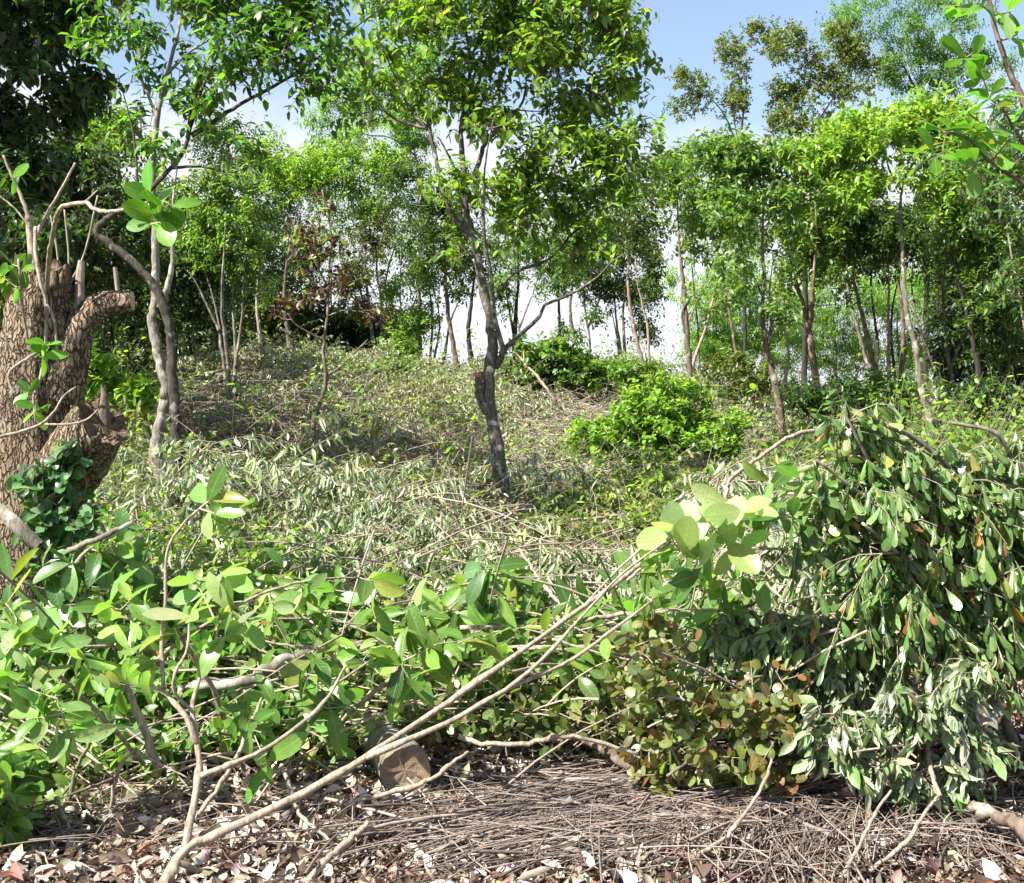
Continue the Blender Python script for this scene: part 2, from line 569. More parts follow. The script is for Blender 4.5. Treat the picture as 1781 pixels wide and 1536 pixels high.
def plated_bark(name):
    m, N, K = nt(name)
    tc = N.new('ShaderNodeTexCoord')
    wob = N.new('ShaderNodeTexNoise'); wob.inputs['Scale'].default_value = 9; wob.inputs['Detail'].default_value = 4
    K.new(tc.outputs['Object'], wob.inputs['Vector'])
    vm = N.new('ShaderNodeVectorMath'); vm.operation = 'MULTIPLY_ADD'
    vm.inputs[1].default_value = (.09, .09, .09)
    K.new(wob.outputs['Color'], vm.inputs[0]); K.new(tc.outputs['Object'], vm.inputs[2])
    mp = N.new('ShaderNodeMapping'); mp.inputs['Scale'].default_value = (1, 1, .22)
    K.new(vm.outputs[0], mp.inputs[0])
    vo = N.new('ShaderNodeTexVoronoi'); vo.feature = 'DISTANCE_TO_EDGE'; vo.inputs['Scale'].default_value = 55
    K.new(mp.outputs[0], vo.inputs['Vector'])
    fine = N.new('ShaderNodeTexNoise'); fine.inputs['Scale'].default_value = 60; fine.inputs['Detail'].default_value = 8; fine.inputs['Roughness'].default_value = .7
    K.new(mp.outputs[0], fine.inputs['Vector'])
    big = N.new('ShaderNodeTexNoise'); big.inputs['Scale'].default_value = 7; big.inputs['Detail'].default_value = 5
    K.new(tc.outputs['Object'], big.inputs['Vector'])
    edge = N.new('ShaderNodeMapRange'); edge.inputs['From Max'].default_value = .16
    K.new(vo.outputs['Distance'], edge.inputs['Value'])
    r = N.new('ShaderNodeValToRGB')
    r.color_ramp.elements[0].position = .34; r.color_ramp.elements[0].color = (.15, .105, .065, 1)
    r.color_ramp.elements[1].position = .66; r.color_ramp.elements[1].color = (.40, .31, .215, 1)
    K.new(fine.outputs['Fac'], r.inputs[0])
    col = mixc(N, K, edge.outputs[0], (.055, .038, .024), r.outputs[0])
    lich = N.new('ShaderNodeMapRange'); lich.inputs['From Min'].default_value = .60; lich.inputs['From Max'].default_value = .66
    K.new(big.outputs['Fac'], lich.inputs['Value'])
    col = mixc(N, K, mth(N, K, 'MULTIPLY', lich.outputs[0], .6), col, (.30, .31, .24))
    bs = N.new('ShaderNodeBsdfPrincipled')
    K.new(col, bs.inputs['Base Color']); bs.inputs['Roughness'].default_value = .9; bs.inputs['Specular IOR Level'].default_value = .2
    h = mth(N, K, 'ADD', edge.outputs[0], mth(N, K, 'MULTIPLY', fine.outputs['Fac'], .8))
    bp = N.new('ShaderNodeBump'); bp.inputs['Distance'].default_value = .02; bp.inputs['Strength'].default_value = 1.0
    K.new(h, bp.inputs['Height']); K.new(bp.outputs[0], bs.inputs['Normal'])
    o = N.new('ShaderNodeOutputMaterial'); K.new(bs.outputs[0], o.inputs[0])
    return m


B_STUMP = plated_bark('plated_stump_bark')


def soil_mat():
    m, N, K = nt('soil')
    tc = N.new('ShaderNodeTexCoord')
    a = N.new('ShaderNodeTexNoise'); a.inputs['Scale'].default_value = 2.2; a.inputs['Detail'].default_value = 8
    K.new(tc.outputs['Object'], a.inputs['Vector'])
    b = N.new('ShaderNodeTexNoise'); b.inputs['Scale'].default_value = 45; b.inputs['Detail'].default_value = 6
    K.new(tc.outputs['Object'], b.inputs['Vector'])
    r = N.new('ShaderNodeValToRGB')
    r.color_ramp.elements[0].position = .35; r.color_ramp.elements[0].color = (.045, .030, .020, 1)
    r.color_ramp.elements[1].position = .66; r.color_ramp.elements[1].color = (.16, .105, .07, 1)
    K.new(b.outputs['Fac'], r.inputs[0])
    col = mixc(N, K, a.outputs['Fac'], r.outputs[0], (.075, .062, .036))
    bs = N.new('ShaderNodeBsdfPrincipled')
    K.new(col, bs.inputs['Base Color']); bs.inputs['Roughness'].default_value = .95
    bp = N.new('ShaderNodeBump'); bp.inputs['Distance'].default_value = .03; bp.inputs['Strength'].default_value = .9
    K.new(b.outputs['Fac'], bp.inputs['Height']); K.new(bp.outputs[0], bs.inputs['Normal'])
    o = N.new('ShaderNodeOutputMaterial'); K.new(bs.outputs[0], o.inputs[0])
    return m


M_SOIL = soil_mat()

# ------------------------------------------------------------------ palettes and leaf kinds (linear base colours)
BRIGHT = [(4, (0.168, 0.292, 0.031)), (3, (0.235, 0.367, 0.044)), (2, (0.090, 0.184, 0.022))]
YELLOWG = [(4, (.21, .34, .055)), (3, (.29, .41, .075)), (2, (.12, .24, .035)), (.6, (.36, .45, .14))]
MIDG = [(4, (0.115, 0.213, 0.035)), (3, (0.172, 0.280, 0.046)), (2, (0.057, 0.118, 0.022)), (.5, (0.253, 0.336, 0.099))]
BLUEG = [(4, (0.165, 0.281, 0.070)), (3, (0.231, 0.360, 0.090)), (2, (0.088, 0.159, 0.035)), (.8, (0.374, 0.445, 0.200))]
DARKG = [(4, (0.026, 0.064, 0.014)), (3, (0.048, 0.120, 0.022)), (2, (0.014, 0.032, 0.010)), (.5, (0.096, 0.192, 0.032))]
OLIVE = [(4, (0.121, 0.167, 0.033)), (3, (0.172, 0.218, 0.044)), (2, (0.069, 0.098, 0.022)), (.35, (0.184, 0.115, 0.050))]
FEATHER = [(4, (.18, .33, .07)), (3, (.24, .39, .08)), (2, (.11, .23, .05))]
REDS = [(4, (.058, .020, .015)), (3, (.078, .030, .020)), (2, (.05, .03, .016)), (2.2, (.20, .26, .05))]
SILVER = [(4, (.27, .33, .145)), (3, (.20, .27, .075)), (2, (.40, .44, .27)), (3, (.12, .17, .04)), (1, (.26, .18, .09)), (2, (.24, .31, .06))]
WILTG = [(4, (0.168, 0.258, 0.078)), (3, (0.240, 0.324, 0.120)), (2, (0.108, 0.180, 0.042)), (1, (0.324, 0.372, 0.204))]
WEEDS = [(4, (.16, .235, .04)), (3, (.23, .30, .06)), (2, (.08, .14, .025)), (1.2, (.27, .22, .07)), (1, (.30, .33, .20))]
BROWNL = [(4, (.17, .095, .055)), (3, (.26, .17, .10)), (2, (.36, .28, .20)), (1, (.09, .045, .03)), (1, (.24, .085, .055))]
LITTER = [(4, (.24, .18, .135)), (3.4, (.38, .31, .245)), (2.2, (.50, .44, .38)), (2.6, (.10, .066, .047)), (.6, (.26, .135, .10)), (.1, (.60, .56, .50))]
FELLED = [(5, (.075, .150, .034)), (4, (.125, .215, .050)), (2.4, (.032, .075, .017)), (1.6, (.24, .33, .12)), (.2, (.42, .19, .03)), (.16, (.33, .12, .06)), (.3, (.24, .23, .05))]
ROUNDL = [(4, (.13, .17, .04)), (3, (.19, .225, .06)), (3, (.15, .115, .035)), (2, (.20, .10, .045)), (1.5, (.30, .32, .14)), (1, (.07, .10, .025))]
BIGL = [(4, (.10, .215, .034)), (3, (.15, .28, .05)), (2.4, (.055, .125, .022)), (2, (.26, .37, .12)), (.1, (.25, .15, .04))]
PALEBIG = [(4, (.22, .36, .10)), (3, (.17, .32, .065)), (2.4, (.34, .45, .20)), (1, (.11, .22, .04))]
GLOSS = [(4, (.095, .25, .02)), (3, (.13, .31, .025)), (1, (.06, .17, .018))]


def kind(tpl, L, asp, pal, **k):
    d = dict(tpl=tpl, L=L, asp=asp, pal=pal, nl=7, mat=M_FAR)
    d.update(k)
    return d


TWIGC = np.array([(.30, .25, .20)])


# ------------------------------------------------------------------ the ground
def build_ground():
    xs = np.concatenate([-np.geomspace(900, 12, 26), np.linspace(-11.5, 11.5, 185), np.geomspace(12, 900, 26)])
    ys = np.concatenate([np.linspace(-40, 2, 15), np.linspace(2.2, 26, 200), np.geomspace(27, 1500, 50)])
    X, Yg = np.meshgrid(xs, ys)
    v = np.stack([X, Yg, G(X, Yg)], -1).reshape(-1, 3)
    nx = len(xs)
    i, j = np.meshgrid(np.arange(len(ys) - 1), np.arange(nx - 1), indexing='ij')
    q = np.stack([i * nx + j, i * nx + j + 1, (i + 1) * nx + j + 1, (i + 1) * nx + j], -1).reshape(-1, 4)
    mb = MB()
    mb.add(v, q, None, np.array([[.1, .08, .05]]))
    tag(mb.build('ground', M_SOIL), None, None, kind='structure')


build_ground()


# ------------------------------------------------------------------ plants and branches
def stem_world(pts, Y, rs, drift=0.0):
    p = [(q[0], q[1], q[2] if len(q) > 2 else None) for q in pts]
    n = len(p)
    ln = sum(math.hypot(p[i + 1][0] - p[i][0], p[i + 1][1] - p[i][1]) for i in range(n - 1)) * Y / F
    dd = rs.uniform(-1, 1) * drift * ln
    return np.array([P(q[0], q[1], q[2] if q[2] is not None else Y + dd * i / max(n - 1, 1)) for i, q in enumerate(p)])


def plant(name, label, cat, stems, blobs=(), sp=None, bark=None, Y=None, seed=0, group=None, subs=4, sublen=.22, thick=.75,
          rough=.07, parts=('trunk', 'crown'), ground=True, gain=.011, drift=.3, extra=(), subgeo=None, twig=(.30, .25, .20),
          tips=(), taper=1.0, hang=0.0, caps=False, bias=(0, 0, 0), clump=6, kink=.12, sides=None, rmin=.0025, arch=.12):
    rs = np.random.RandomState(seed + 1000)
    b = stems[0][0][0]
    if Y is None:
        Y = b[2] if len(b) > 2 else hit(b[0], b[1])
    Yb = b[2] if len(b) > 2 else Y
    root = P(b[0], b[1], Yb)
    if ground:
        root[2] = min(root[2], G(root[0], root[1]))
    e = empty(name, root)
    tag(e, label, cat, group)
    mb = MB()
    NP, NR = [], []
    for si, st in enumerate(stems):
        pts, w0, w1 = st[:3]
        if cat == 'tree' and Y > 12:
            w0 = w0 * .82
        if cat == 'tree' and w1 < 14:
            w1 = w1 * .35
        w = stem_world(pts, Y, rs, 0 if si == 0 else drift)
        if si == 0 and ground:
            w = np.concatenate([[[w[0][0], w[0][1], root[2] - .15]], w])
        s = spline(w, 6)
        n = len(s)
        t = np.linspace(0, 1, n)
        r = (w0 + (w1 - w0) * t ** taper) / 2 * Y / F
        if si == 0 and ground and w0 * Y / F > .06:
            r = r * (1 + .25 * np.exp(-t * 16))
        if cat == 'branch' and n > 8:               # knots and side twig scars
            for tk in rs.uniform(.04, .9, max(2, n // 6)):
                r = r * (1 + rs.uniform(.12, .4) * np.exp(-((t - tk) * n / .7) ** 2))
        if n > 3 and rough:
            s[1:-1] += rs.normal(0, kink, (n - 2, 3)) * r[1:-1, None]
        kk = sides or (12 if w0 > 20 else 8 if w0 > 8 else 6)
        tubes(mb, s[None], r[None], kk, np.array([twig]), rs, rough, caps=True)
        o = 2 if si == 0 and len(stems) == 1 and len(s) > 8 and cat in ('tree', 'sapling') else 0
        NP.append(s[o:]); NR.append(r[o:])
    if not sp:
        mb.build(parts[0], bark, e)
        return e
    mb.mat = 1
    tg = []
    for bl in blobs:
        cx, cy, rx, ry, n = bl[:5]
        dY = bl[5] if len(bl) > 5 else 0
        d = nrm(rs.normal(0, 1, (n, 3))) * rs.uniform(0, 1, (n, 1)) ** .42 * np.exp(rs.normal(0, .16, (n, 1)))
        rY = thick * .5 * (rx + ry) * Y / F
        if cat == 'tree' and group == TREEG:
            n = max(2, int(n * (.8 if b[0] > 1150 else 1.0))); d = d[:n]
        if cat == 'tree' and clump:                            # foliage gathers in clumps with gaps between
            nc = max(2, int(n / clump))
            d = d[rs.randint(0, nc, n)] + rs.normal(0, .17, (n, 3))
        tg.append(P(cx + d[:, 0] * rx, cy + d[:, 1] * ry, Y + dY + d[:, 2] * rY))
    for t in tips:
        tg.append(P(np.array([t[0]]), np.array([t[1]]), np.array([t[2] if len(t) > 2 else Y])))
    lv = MB()
    br = mb
    NP, NR = np.concatenate(NP), np.concatenate(NR)
    if tg:
        tg = np.concatenate(tg)
        if ground:
            tg[:, 2] = np.maximum(tg[:, 2], G(tg[:, 0], tg[:, 1]) + .05)
        paths, rads = grow(rs, NP, NR, tg, gain, arch, rmin)
        tubes(br, paths, rads, 5 if Y < 7 else 4, np.array([twig]), rs, 0)
        if subs:
            sw = sub_twigs(rs, paths, subs, sublen, drop=hang, bias=bias)
            if subgeo if subgeo is not None else Y < 15:
                tubes(br, sw, np.broadcast_to(np.linspace(.0028, .0014, 4), sw.shape[:2]), 3, np.array([twig]), rs, 0)
            leaf_paths(lv, sw, sp, rs)
        else:
            leaf_paths(lv, paths, sp, rs)
    mb.build(parts[0], [bark, B_TWIG], e)
    for pts, nl in extra:                                     # leaves straight on given stems
        w = spline(stem_world(pts, Y, rs), 4)
        leaf_paths(lv, w[None], sp, rs, nl)
    if lv.n:
        lv.build(parts[1], sp['mat'], e)
    return e


TREEG = 'thin trees standing along the crest of the slope'
S_CENTRE = kind(TM, (.055, .105), .46, [(4, (.13, .24, .025)), (3, (.19, .31, .035)), (2, (.065, .13, .016)), (1.1, (.28, .39, .05))], nl=7, droop=.08, up=.72, fold=(.05, .5), curl=(.1, .9), spread=.8)
S_LEFT = kind(TM, (.06, .10), .46, [(4, (.085, .20, .022)), (3, (.05, .13, .018)), (2, (.13, .26, .03))], nl=6, droop=.15, up=.75, spread=.8, curl=(.1, .9))
S_DARK = kind(TM, (.08, .135), .44, DARKG, nl=8, droop=.3, up=.6)  # very dark leaf colours stand in for the corner crown's own shade
S_SMALL = kind(TF, (.05, .09), .50, MIDG, nl=9, up=.6)
S_OLIVE = kind(TF, (.055, .085), .55, OLIVE, nl=10, up=.4, spread=.6)
S_YEL = kind(TM, (.06, .115), .42, YELLOWG, nl=8, up=.65, spread=.65, droop=.05)
S_BRI = kind(TF, (.055, .10), .48, BRIGHT, nl=9, up=.65)
S_BLUE = kind(TM, (.06, .11), .42, BLUEG, nl=8, up=.6)
S_FEA = kind(TF, (.065, .11), .34, FEATHER, nl=14, up=.8, spread=.85, tmin=.05, droop=.15)
S_FEAB = kind(TF, (.06, .10), .38, [(4, (.11, .23, .06)), (3, (.16, .29, .07)), (2, (.07, .15, .04))], nl=12, up=.75, spread=.85, tmin=.05)
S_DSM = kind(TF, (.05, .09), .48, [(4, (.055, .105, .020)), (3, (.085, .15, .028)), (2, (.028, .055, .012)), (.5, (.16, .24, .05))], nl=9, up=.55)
S_WOOD_SHADED = kind(TF, (.06, .11), .48, [(4, (.030, .060, .012)), (3, (.060, .105, .018)), (2, (.015, .032, .007)), (.25, (.14, .22, .04))], nl=9, up=.5)  # darker small leaves: the deep shade inside the wood is put into their colours
S_RED = kind(TM, (.07, .11), .5, REDS, nl=4, up=.5, droop=.2)


def tree(*a, **k):
    k.setdefault('group', TREEG)
    return plant('tree', a[0], 'tree', *a[1:], **k)


# the tree in the middle of the clearing
tree('tall tree with mottled bark standing alone in the middle of the clearing',
     [([(888, 930), (880, 880), (866, 790), (853, 700), (851, 645), (857, 600), (850, 545), (838, 490), (827, 425), (812, 389), (808, 340), (807, 305), (803, 260), (802, 220), (812, 169), (817, 100), (803, 20), (790, -90)], 26, 9),
      ([(862, 640), (874, 612), (862, 560), (857, 520), (853, 470), (843, 420), (841, 340), (846, 270), (860, 200)], 11, 5),
      ([(820, 410), (800, 390), (786, 372), (773, 345), (764, 305), (756, 264), (747, 220), (756, 176), (769, 135), (788, 85), (795, 20)], 12, 4),
      ([(748, 225), (722, 203), (702, 169), (681, 119), (655, 60)], 8, 3),
      ([(747, 226), (715, 217), (681, 203), (658, 179), (624, 139), (585, 128)], 7, 3),
      ([(824, 410), (812, 370), (805, 345), (793, 298), (773, 257), (760, 235)], 10, 5),
      ([(808, 320), (827, 300), (844, 250), (878, 217), (908, 179), (915, 142), (925, 60)], 10, 4),
      ([(806, 200), (830, 149), (847, 95), (870, 30)], 9, 4),
      ([(866, 628), (880, 605), (905, 582), (935, 555), (950, 530), (990, 513), (1035, 485), (1065, 455), (1090, 440)], 10, 4),
      ([(860, 520), (873, 498), (895, 474), (956, 450), (996, 406), (1034, 383), (1071, 349), (1095, 320)], 8, 4),
      ([(830, 450), (810, 437), (786, 417), (763, 411)], 7, 4),
      ([(848, 720), (836, 690), (833, 656)], 17, 14)],
     [(810, 10, 180, 80, 32), (960, 50, 130, 110, 48), (1045, 130, 85, 95, 26), (690, 80, 115, 95, 24), (900, 165, 130, 85, 21),
      (1030, 225, 110, 55, 23), (1085, 290, 85, 50, 25), (985, 320, 110, 38, 19), (760, 200, 90, 70, 12), (870, 320, 80, 55, 10), (1050, 375, 90, 32, 15),
      (940, 415, 110, 36, 13), (720, 200, 60, 55, 8), (850, -80, 260, 90, 48), (1020, 460, 60, 22, 6), (800, 445, 25, 15, 2), (980, 0, 110, 60, 22), (1080, 60, 40, 60, 10), (870, 90, 90, 80, 22), (850, 210, 80, 60, 14), (930, 270, 80, 40, 10), (780, 330, 60, 50, 8), (900, 360, 80, 40, 10), (740, 60, 90, 70, 14)],
     S_CENTRE, bark_mat('mottled_bark', (.05, .042, .033), (.16, .14, .115), (.29, .27, .235), scale=30, patch=.55), seed=3, subs=5, sublen=.26, group=None, gain=.009, clump=2.5)

# two trunks side by side on the left, with the light crown against the sky
tree('curving pale grey tree with an airy crown, left of its darker twin trunk',
     [([(262, 985), (280, 930), (296, 870), (282, 820), (272, 780), (284, 720), (288, 680), (277, 620), (265, 560), (270, 510), (271, 433), (265, 305), (271, 220), (281, 163), (298, 102), (312, 45), (325, -40)], 31, 9),
      ([(278, 535), (288, 510), (300, 455), (301, 400), (303, 330), (310, 280)], 14, 6),
      ([(275, 210), (240, 120), (225, 60), (215, 0)], 6, 3),
      ([(290, 130), (330, 90), (380, 60), (430, 20)], 6, 3)],
     [(310, 10, 110, 60, 22), (215, 110, 55, 80, 14), (300, 150, 60, 60, 8), (250, -60, 200, 60, 20), (250, 250, 60, 40, 8), (400, 20, 80, 50, 18)],
     S_LEFT, bark_mat('pale_grey_bark', (.13, .115, .09), (.27, .245, .20), (.40, .385, .33), scale=22, patch=.56), seed=8, subs=4, sublen=.24, group=None, gain=.009)
tree('dark trunk bending sharply left then right, just right of its pale grey twin',
     [([(314, 950, 8.75), (308, 850), (307, 760), (304, 700), (299, 640), (296, 590), (289, 545), (264, 492), (230, 455), (190, 425), (168, 405), (180, 385), (215, 362), (245, 345), (290, 300), (318, 265), (332, 220), (350, 160), (380, 90), (395, 20), (405, -60)], 22, 7),
      ([(326, 240), (333, 195), (345, 140), (362, 100), (385, 40)], 9, 4),
      ([(333, 236), (380, 205), (430, 175), (485, 145), (540, 110), (600, 62), (680, 0)], 9, 4),
      ([(300, 292), (350, 290), (400, 300), (440, 288)], 6, 3),
      ([(240, 345), (234, 250), (222, 190), (205, 130)], 6, 3)],
     [(430, 50, 150, 75, 30), (500, 130, 75, 55, 17), (560, 40, 80, 60, 18), (400, 150, 90, 50, 12), (450, -60, 180, 60, 26), (390, 285, 80, 25, 6), (560, 180, 30, 18, 4), (345, 200, 40, 40, 5)],
     S_LEFT, bark_mat('dark_lichen_bark', (.03, .026, .02), (.085, .072, .055), (.21, .20, .16), scale=26, patch=.6), Y=8.75, seed=9, subs=4, sublen=.24, group=None, gain=.009)

# dark tree at the upper left
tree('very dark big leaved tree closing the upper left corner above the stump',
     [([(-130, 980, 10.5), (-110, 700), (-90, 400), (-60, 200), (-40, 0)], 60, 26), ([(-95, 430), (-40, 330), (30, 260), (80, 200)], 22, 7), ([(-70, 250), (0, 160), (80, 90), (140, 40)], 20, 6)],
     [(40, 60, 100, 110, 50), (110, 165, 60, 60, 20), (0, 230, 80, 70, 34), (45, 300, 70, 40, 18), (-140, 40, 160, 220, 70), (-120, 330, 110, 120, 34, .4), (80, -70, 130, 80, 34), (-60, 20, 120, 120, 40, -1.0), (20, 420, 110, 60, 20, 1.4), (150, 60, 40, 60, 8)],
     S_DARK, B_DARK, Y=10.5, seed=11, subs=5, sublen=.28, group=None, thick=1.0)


# low light green trees left of the middle
def crest(label, stems, blobs, sp, bark=B_BROWN, **k):
    k.setdefault('thick', .7)
    return tree(label, stems, blobs, sp, bark, **k)


crest('light green leafy tree between the dark corner tree and the twin trunks',
      [([(175, 640, 15.0), (185, 520), (178, 420), (190, 320)], 12, 5)],
      [(170, 270, 90, 60, 60), (110, 330, 80, 60, 30), (210, 350, 80, 60, 40), (180, 210, 60, 40, 24)], S_BRI, B_DARK, seed=21, subs=4, sublen=.3)
crest('grey shrubby tree fanning into many thin stems behind the twin trunks',
      [([(396, 695), (391, 640), (384, 600), (380, 560), (366, 500), (345, 450)], 12, 4), ([(399, 695), (396, 620), (388, 560), (386, 500), (390, 440), (392, 390)], 11, 4),
       ([(408, 690), (410, 620), (407, 560), (405, 500), (415, 440)], 10, 4), ([(410, 640), (416, 590), (422, 540), (424, 480), (440, 400)], 8, 3), ([(383, 580), (360, 530), (340, 490), (325, 470)], 7, 3)],
      [(370, 400, 70, 90, 70), (420, 380, 60, 80, 50), (340, 450, 50, 40, 20), (400, 480, 60, 40, 18), (440, 450, 40, 70, 18), (370, 330, 40, 40, 16)], S_SMALL, B_GREY, seed=22, subs=4, sublen=.25)
crest('olive green rounded tree on the skyline right of the twin trunks',
      [([(452, 600), (447, 520), (450, 440), (440, 340)], 12, 6)],
      [(415, 265, 70, 50, 80), (460, 330, 60, 60, 60), (400, 320, 50, 50, 40), (470, 420, 45, 80, 50)], S_DSM, B_PALE, Y=23.0, seed=23, subs=4, sublen=.35)
crest('bright green bushy tree on the skyline behind the red leaved sapling',
      [([(505, 618), (500, 570), (493, 530), (500, 450), (520, 350)], 15, 6)],
      [(520, 290, 80, 50, 80), (600, 300, 80, 50, 80), (660, 330, 60, 50, 60), (550, 350, 80, 40, 40), (480, 270, 40, 30, 18), (655, 280, 40, 30, 20), (600, 250, 40, 16, 10)], S_BRI, B_BROWN, Y=22.0, seed=24, subs=4, sublen=.35)
crest('dark dense tree with a trunk in deep shade behind the red leaved sapling',
      [([(480, 640, 25.0), (478, 560), (475, 480), (478, 400)], 14, 8)],
      [(480, 440, 50, 90, 80), (500, 380, 40, 60, 40), (520, 500, 40, 80, 50), (540, 430, 40, 60, 40)], S_DSM, B_DARK, Y=25.0, seed=25, subs=4, sublen=.35)
crest('dark brownish tree of crowded upright stems left of the gap to the sky',
      [([(655, 640), (648, 590), (640, 520), (635, 450), (645, 380)], 14, 4), ([(662, 610), (665, 540), (655, 460), (672, 390), (690, 350)], 8, 3), ([(645, 560), (625, 500), (615, 450)], 7, 3), ([(664, 520), (680, 450), (700, 400)], 6, 3)],
      [(640, 450, 55, 80, 90), (660, 390, 45, 40, 30), (610, 500, 45, 60, 40), (680, 500, 25, 60, 18), (650, 560, 40, 40, 24)], kind(TF, (.06, .10), .42, [(4, (.07, .11, .025)), (3, (.11, .14, .035)), (2, (.085, .065, .03))], nl=8, up=.5), B_GREY, seed=26, subs=4, sublen=.3)
crest('tree with bright lower leaves between the brownish tree and the leaning crest trunk',
      [([(748, 628, 23.0), (752, 560), (745, 480), (740, 400)], 8, 4), ([(755, 625, 23.0), (765, 560), (752, 500)], 6, 3)],
      [(715, 540, 50, 60, 60), (740, 460, 40, 60, 40), (700, 600, 45, 25, 22), (690, 480, 30, 40, 14)], S_BRI, B_BROWN, Y=23.0, seed=27, subs=4, sublen=.3)
crest('dark leaved tree whose crown hangs just left of the middle tree',
      [([(797, 655), (790, 610), (782, 560), (776, 510), (774, 450), (772, 390)], 15, 9)],
      [(750, 410, 55, 60, 70), (770, 350, 55, 50, 50), (730, 470, 35, 40, 24), (800, 460, 40, 50, 26), (720, 330, 50, 40, 34)], S_DSM, B_BROWN, Y=20.5, seed=28, subs=4, sublen=.3)
crest('slim dark crest tree curving up close left of the middle tree',
      [([(822, 648), (816, 600), (816, 555), (822, 510), (826, 460)], 15, 9), ([(768, 640), (776, 600), (783, 560), (800, 520)], 9, 5)],
      [(820, 470, 40, 40, 30), (850, 430, 40, 40, 20), (790, 420, 40, 60, 24)], S_DSM, B_DARK, Y=22.5, seed=29, subs=4, sublen=.3)
crest('dark forked crest tree just right of the middle tree',
      [([(895, 640), (895, 580), (898, 530), (902, 480), (900, 420)], 14, 8), ([(895, 590), (886, 540), (880, 500)], 8, 4)],
      [(900, 470, 55, 40, 46), (930, 430, 50, 40, 36), (880, 520, 30, 40, 18), (960, 500, 40, 30, 16)], S_SMALL, B_DARK, Y=24.0, seed=30, subs=4, sublen=.3)
crest('straight dark stemmed crest tree left of the curved one in the sky gap',
      [([(976, 650), (974, 590), (972, 530), (968, 470)], 11, 7)],
      [(960, 480, 40, 40, 30), (985, 440, 45, 45, 36), (975, 560, 22, 25, 6)], S_SMALL, B_DARK, Y=24.0, seed=31, subs=4, sublen=.3)
crest('curved brown crest tree bending right in the sky gap',
      [([(1020, 655), (1008, 610), (995, 572), (992, 540), (994, 500), (1000, 440)], 12, 8)],
      [(1010, 460, 50, 40, 44), (1050, 430, 50, 40, 36), (1015, 560, 22, 22, 8, -.2), (1005, 600, 16, 22, 5)], kind(TF, (.06, .10), .48, [(4, (.09, .16, .035)), (3, (.06, .12, .025))], nl=8, up=.5), B_BROWN, Y=23.0, seed=32, subs=4, sublen=.3)
crest('clump of three grey trunks with a drooping dark crown in the sky gap',
      [([(1082, 650), (1078, 600), (1072, 560), (1068, 510)], 12, 6), ([(1088, 650), (1086, 600), (1084, 540), (1090, 480)], 10, 5), ([(1072, 650), (1074, 600), (1064, 540)], 7, 4)],
      [(1080, 520, 55, 45, 60), (1110, 470, 40, 50, 40), (1050, 500, 40, 40, 24), (1120, 560, 25, 40, 22), (1060, 440, 50, 40, 30)], S_DSM, B_GREY, Y=23.5, seed=33, subs=4, sublen=.3)
crest('pinkish tan trunk leaning left beside a thinner pale trunk',
      [([(1128, 668), (1120, 640), (1107, 590), (1097, 540), (1092, 490), (1094, 440), (1096, 390), (1090, 330)], 12, 6)],
      [(1090, 400, 60, 60, 46), (1100, 340, 60, 60, 40), (1060, 360, 40, 40, 14)], kind(TF, (.06, .10), .45, [(4, (.10, .15, .05)), (3, (.08, .13, .03)), (1, (.16, .10, .06))], nl=7, up=.5), bark_mat('tan_bark', (.15, .105, .075), (.31, .235, .18), (.40, .33, .27), scale=18), Y=18.0, seed=34, subs=3, sublen=.3)
crest('thin pale trunk leaning left with dark leaves down its right side',
      [([(1131, 640), (1128, 610), (1126, 565), (1115, 520), (1106, 470), (1108, 420)], 9, 5)],
      [(1125, 450, 35, 40, 30), (1130, 530, 22, 50, 24), (1115, 400, 40, 30, 20)], S_DSM, B_PALE, Y=20.0, seed=35, subs=4, sublen=.25)
crest('brown crest tree with split pale strips of bark left of the white curving stem',
      [([(1203, 690), (1198, 620), (1194, 570), (1192, 520), (1186, 470), (1181, 420), (1178, 340)], 16, 7), ([(1192, 580), (1186, 545), (1200, 520), (1230, 490)], 6, 3)],
      [(1175, 340, 50, 60, 40), (1160, 300, 40, 60, 26), (1215, 280, 50, 40, 30), (1190, 400, 35, 40, 10)], S_SMALL, B_BROWN, Y=17.5, seed=36, subs=4, sublen=.28)
crest('white curving stem sweeping up to the right between brown trunks',
      [([(1206, 668), (1205, 640), (1211, 615), (1226, 575), (1236, 535), (1247, 500), (1253, 455), (1270, 420)], 10, 6), ([(1238, 535), (1255, 518), (1278, 510), (1285, 490)], 6, 3), ([(1253, 450), (1240, 425), (1210, 430)], 5, 2)],
      [(1270, 400, 60, 40, 40), (1240, 360, 60, 40, 40), (1220, 430, 50, 20, 8)], S_BLUE, B_PALE, Y=18.0, seed=37, subs=4, sublen=.28)
crest('thin straight reddish stem close behind the white curving stem',
      [([(1219, 672), (1215, 620), (1213, 560), (1206, 490), (1200, 430)], 6, 4)],
      [(1205, 400, 45, 50, 34), (1230, 320, 50, 50, 40)], S_SMALL, B_BROWN, Y=18.5, seed=38, subs=4, sublen=.28)
crest('pale brown trunk leaning left right of the white curving stem',
      [([(1282, 632), (1276, 590), (1270, 550), (1266, 520), (1278, 480), (1280, 440)], 9, 5), ([(1266, 515), (1258, 480), (1250, 440)], 5, 3)],
      [(1290, 420, 60, 40, 50), (1330, 380, 60, 50, 50), (1270, 350, 50, 50, 40)], S_BLUE, B_BROWN, Y=22.0, seed=39, subs=4, sublen=.3)
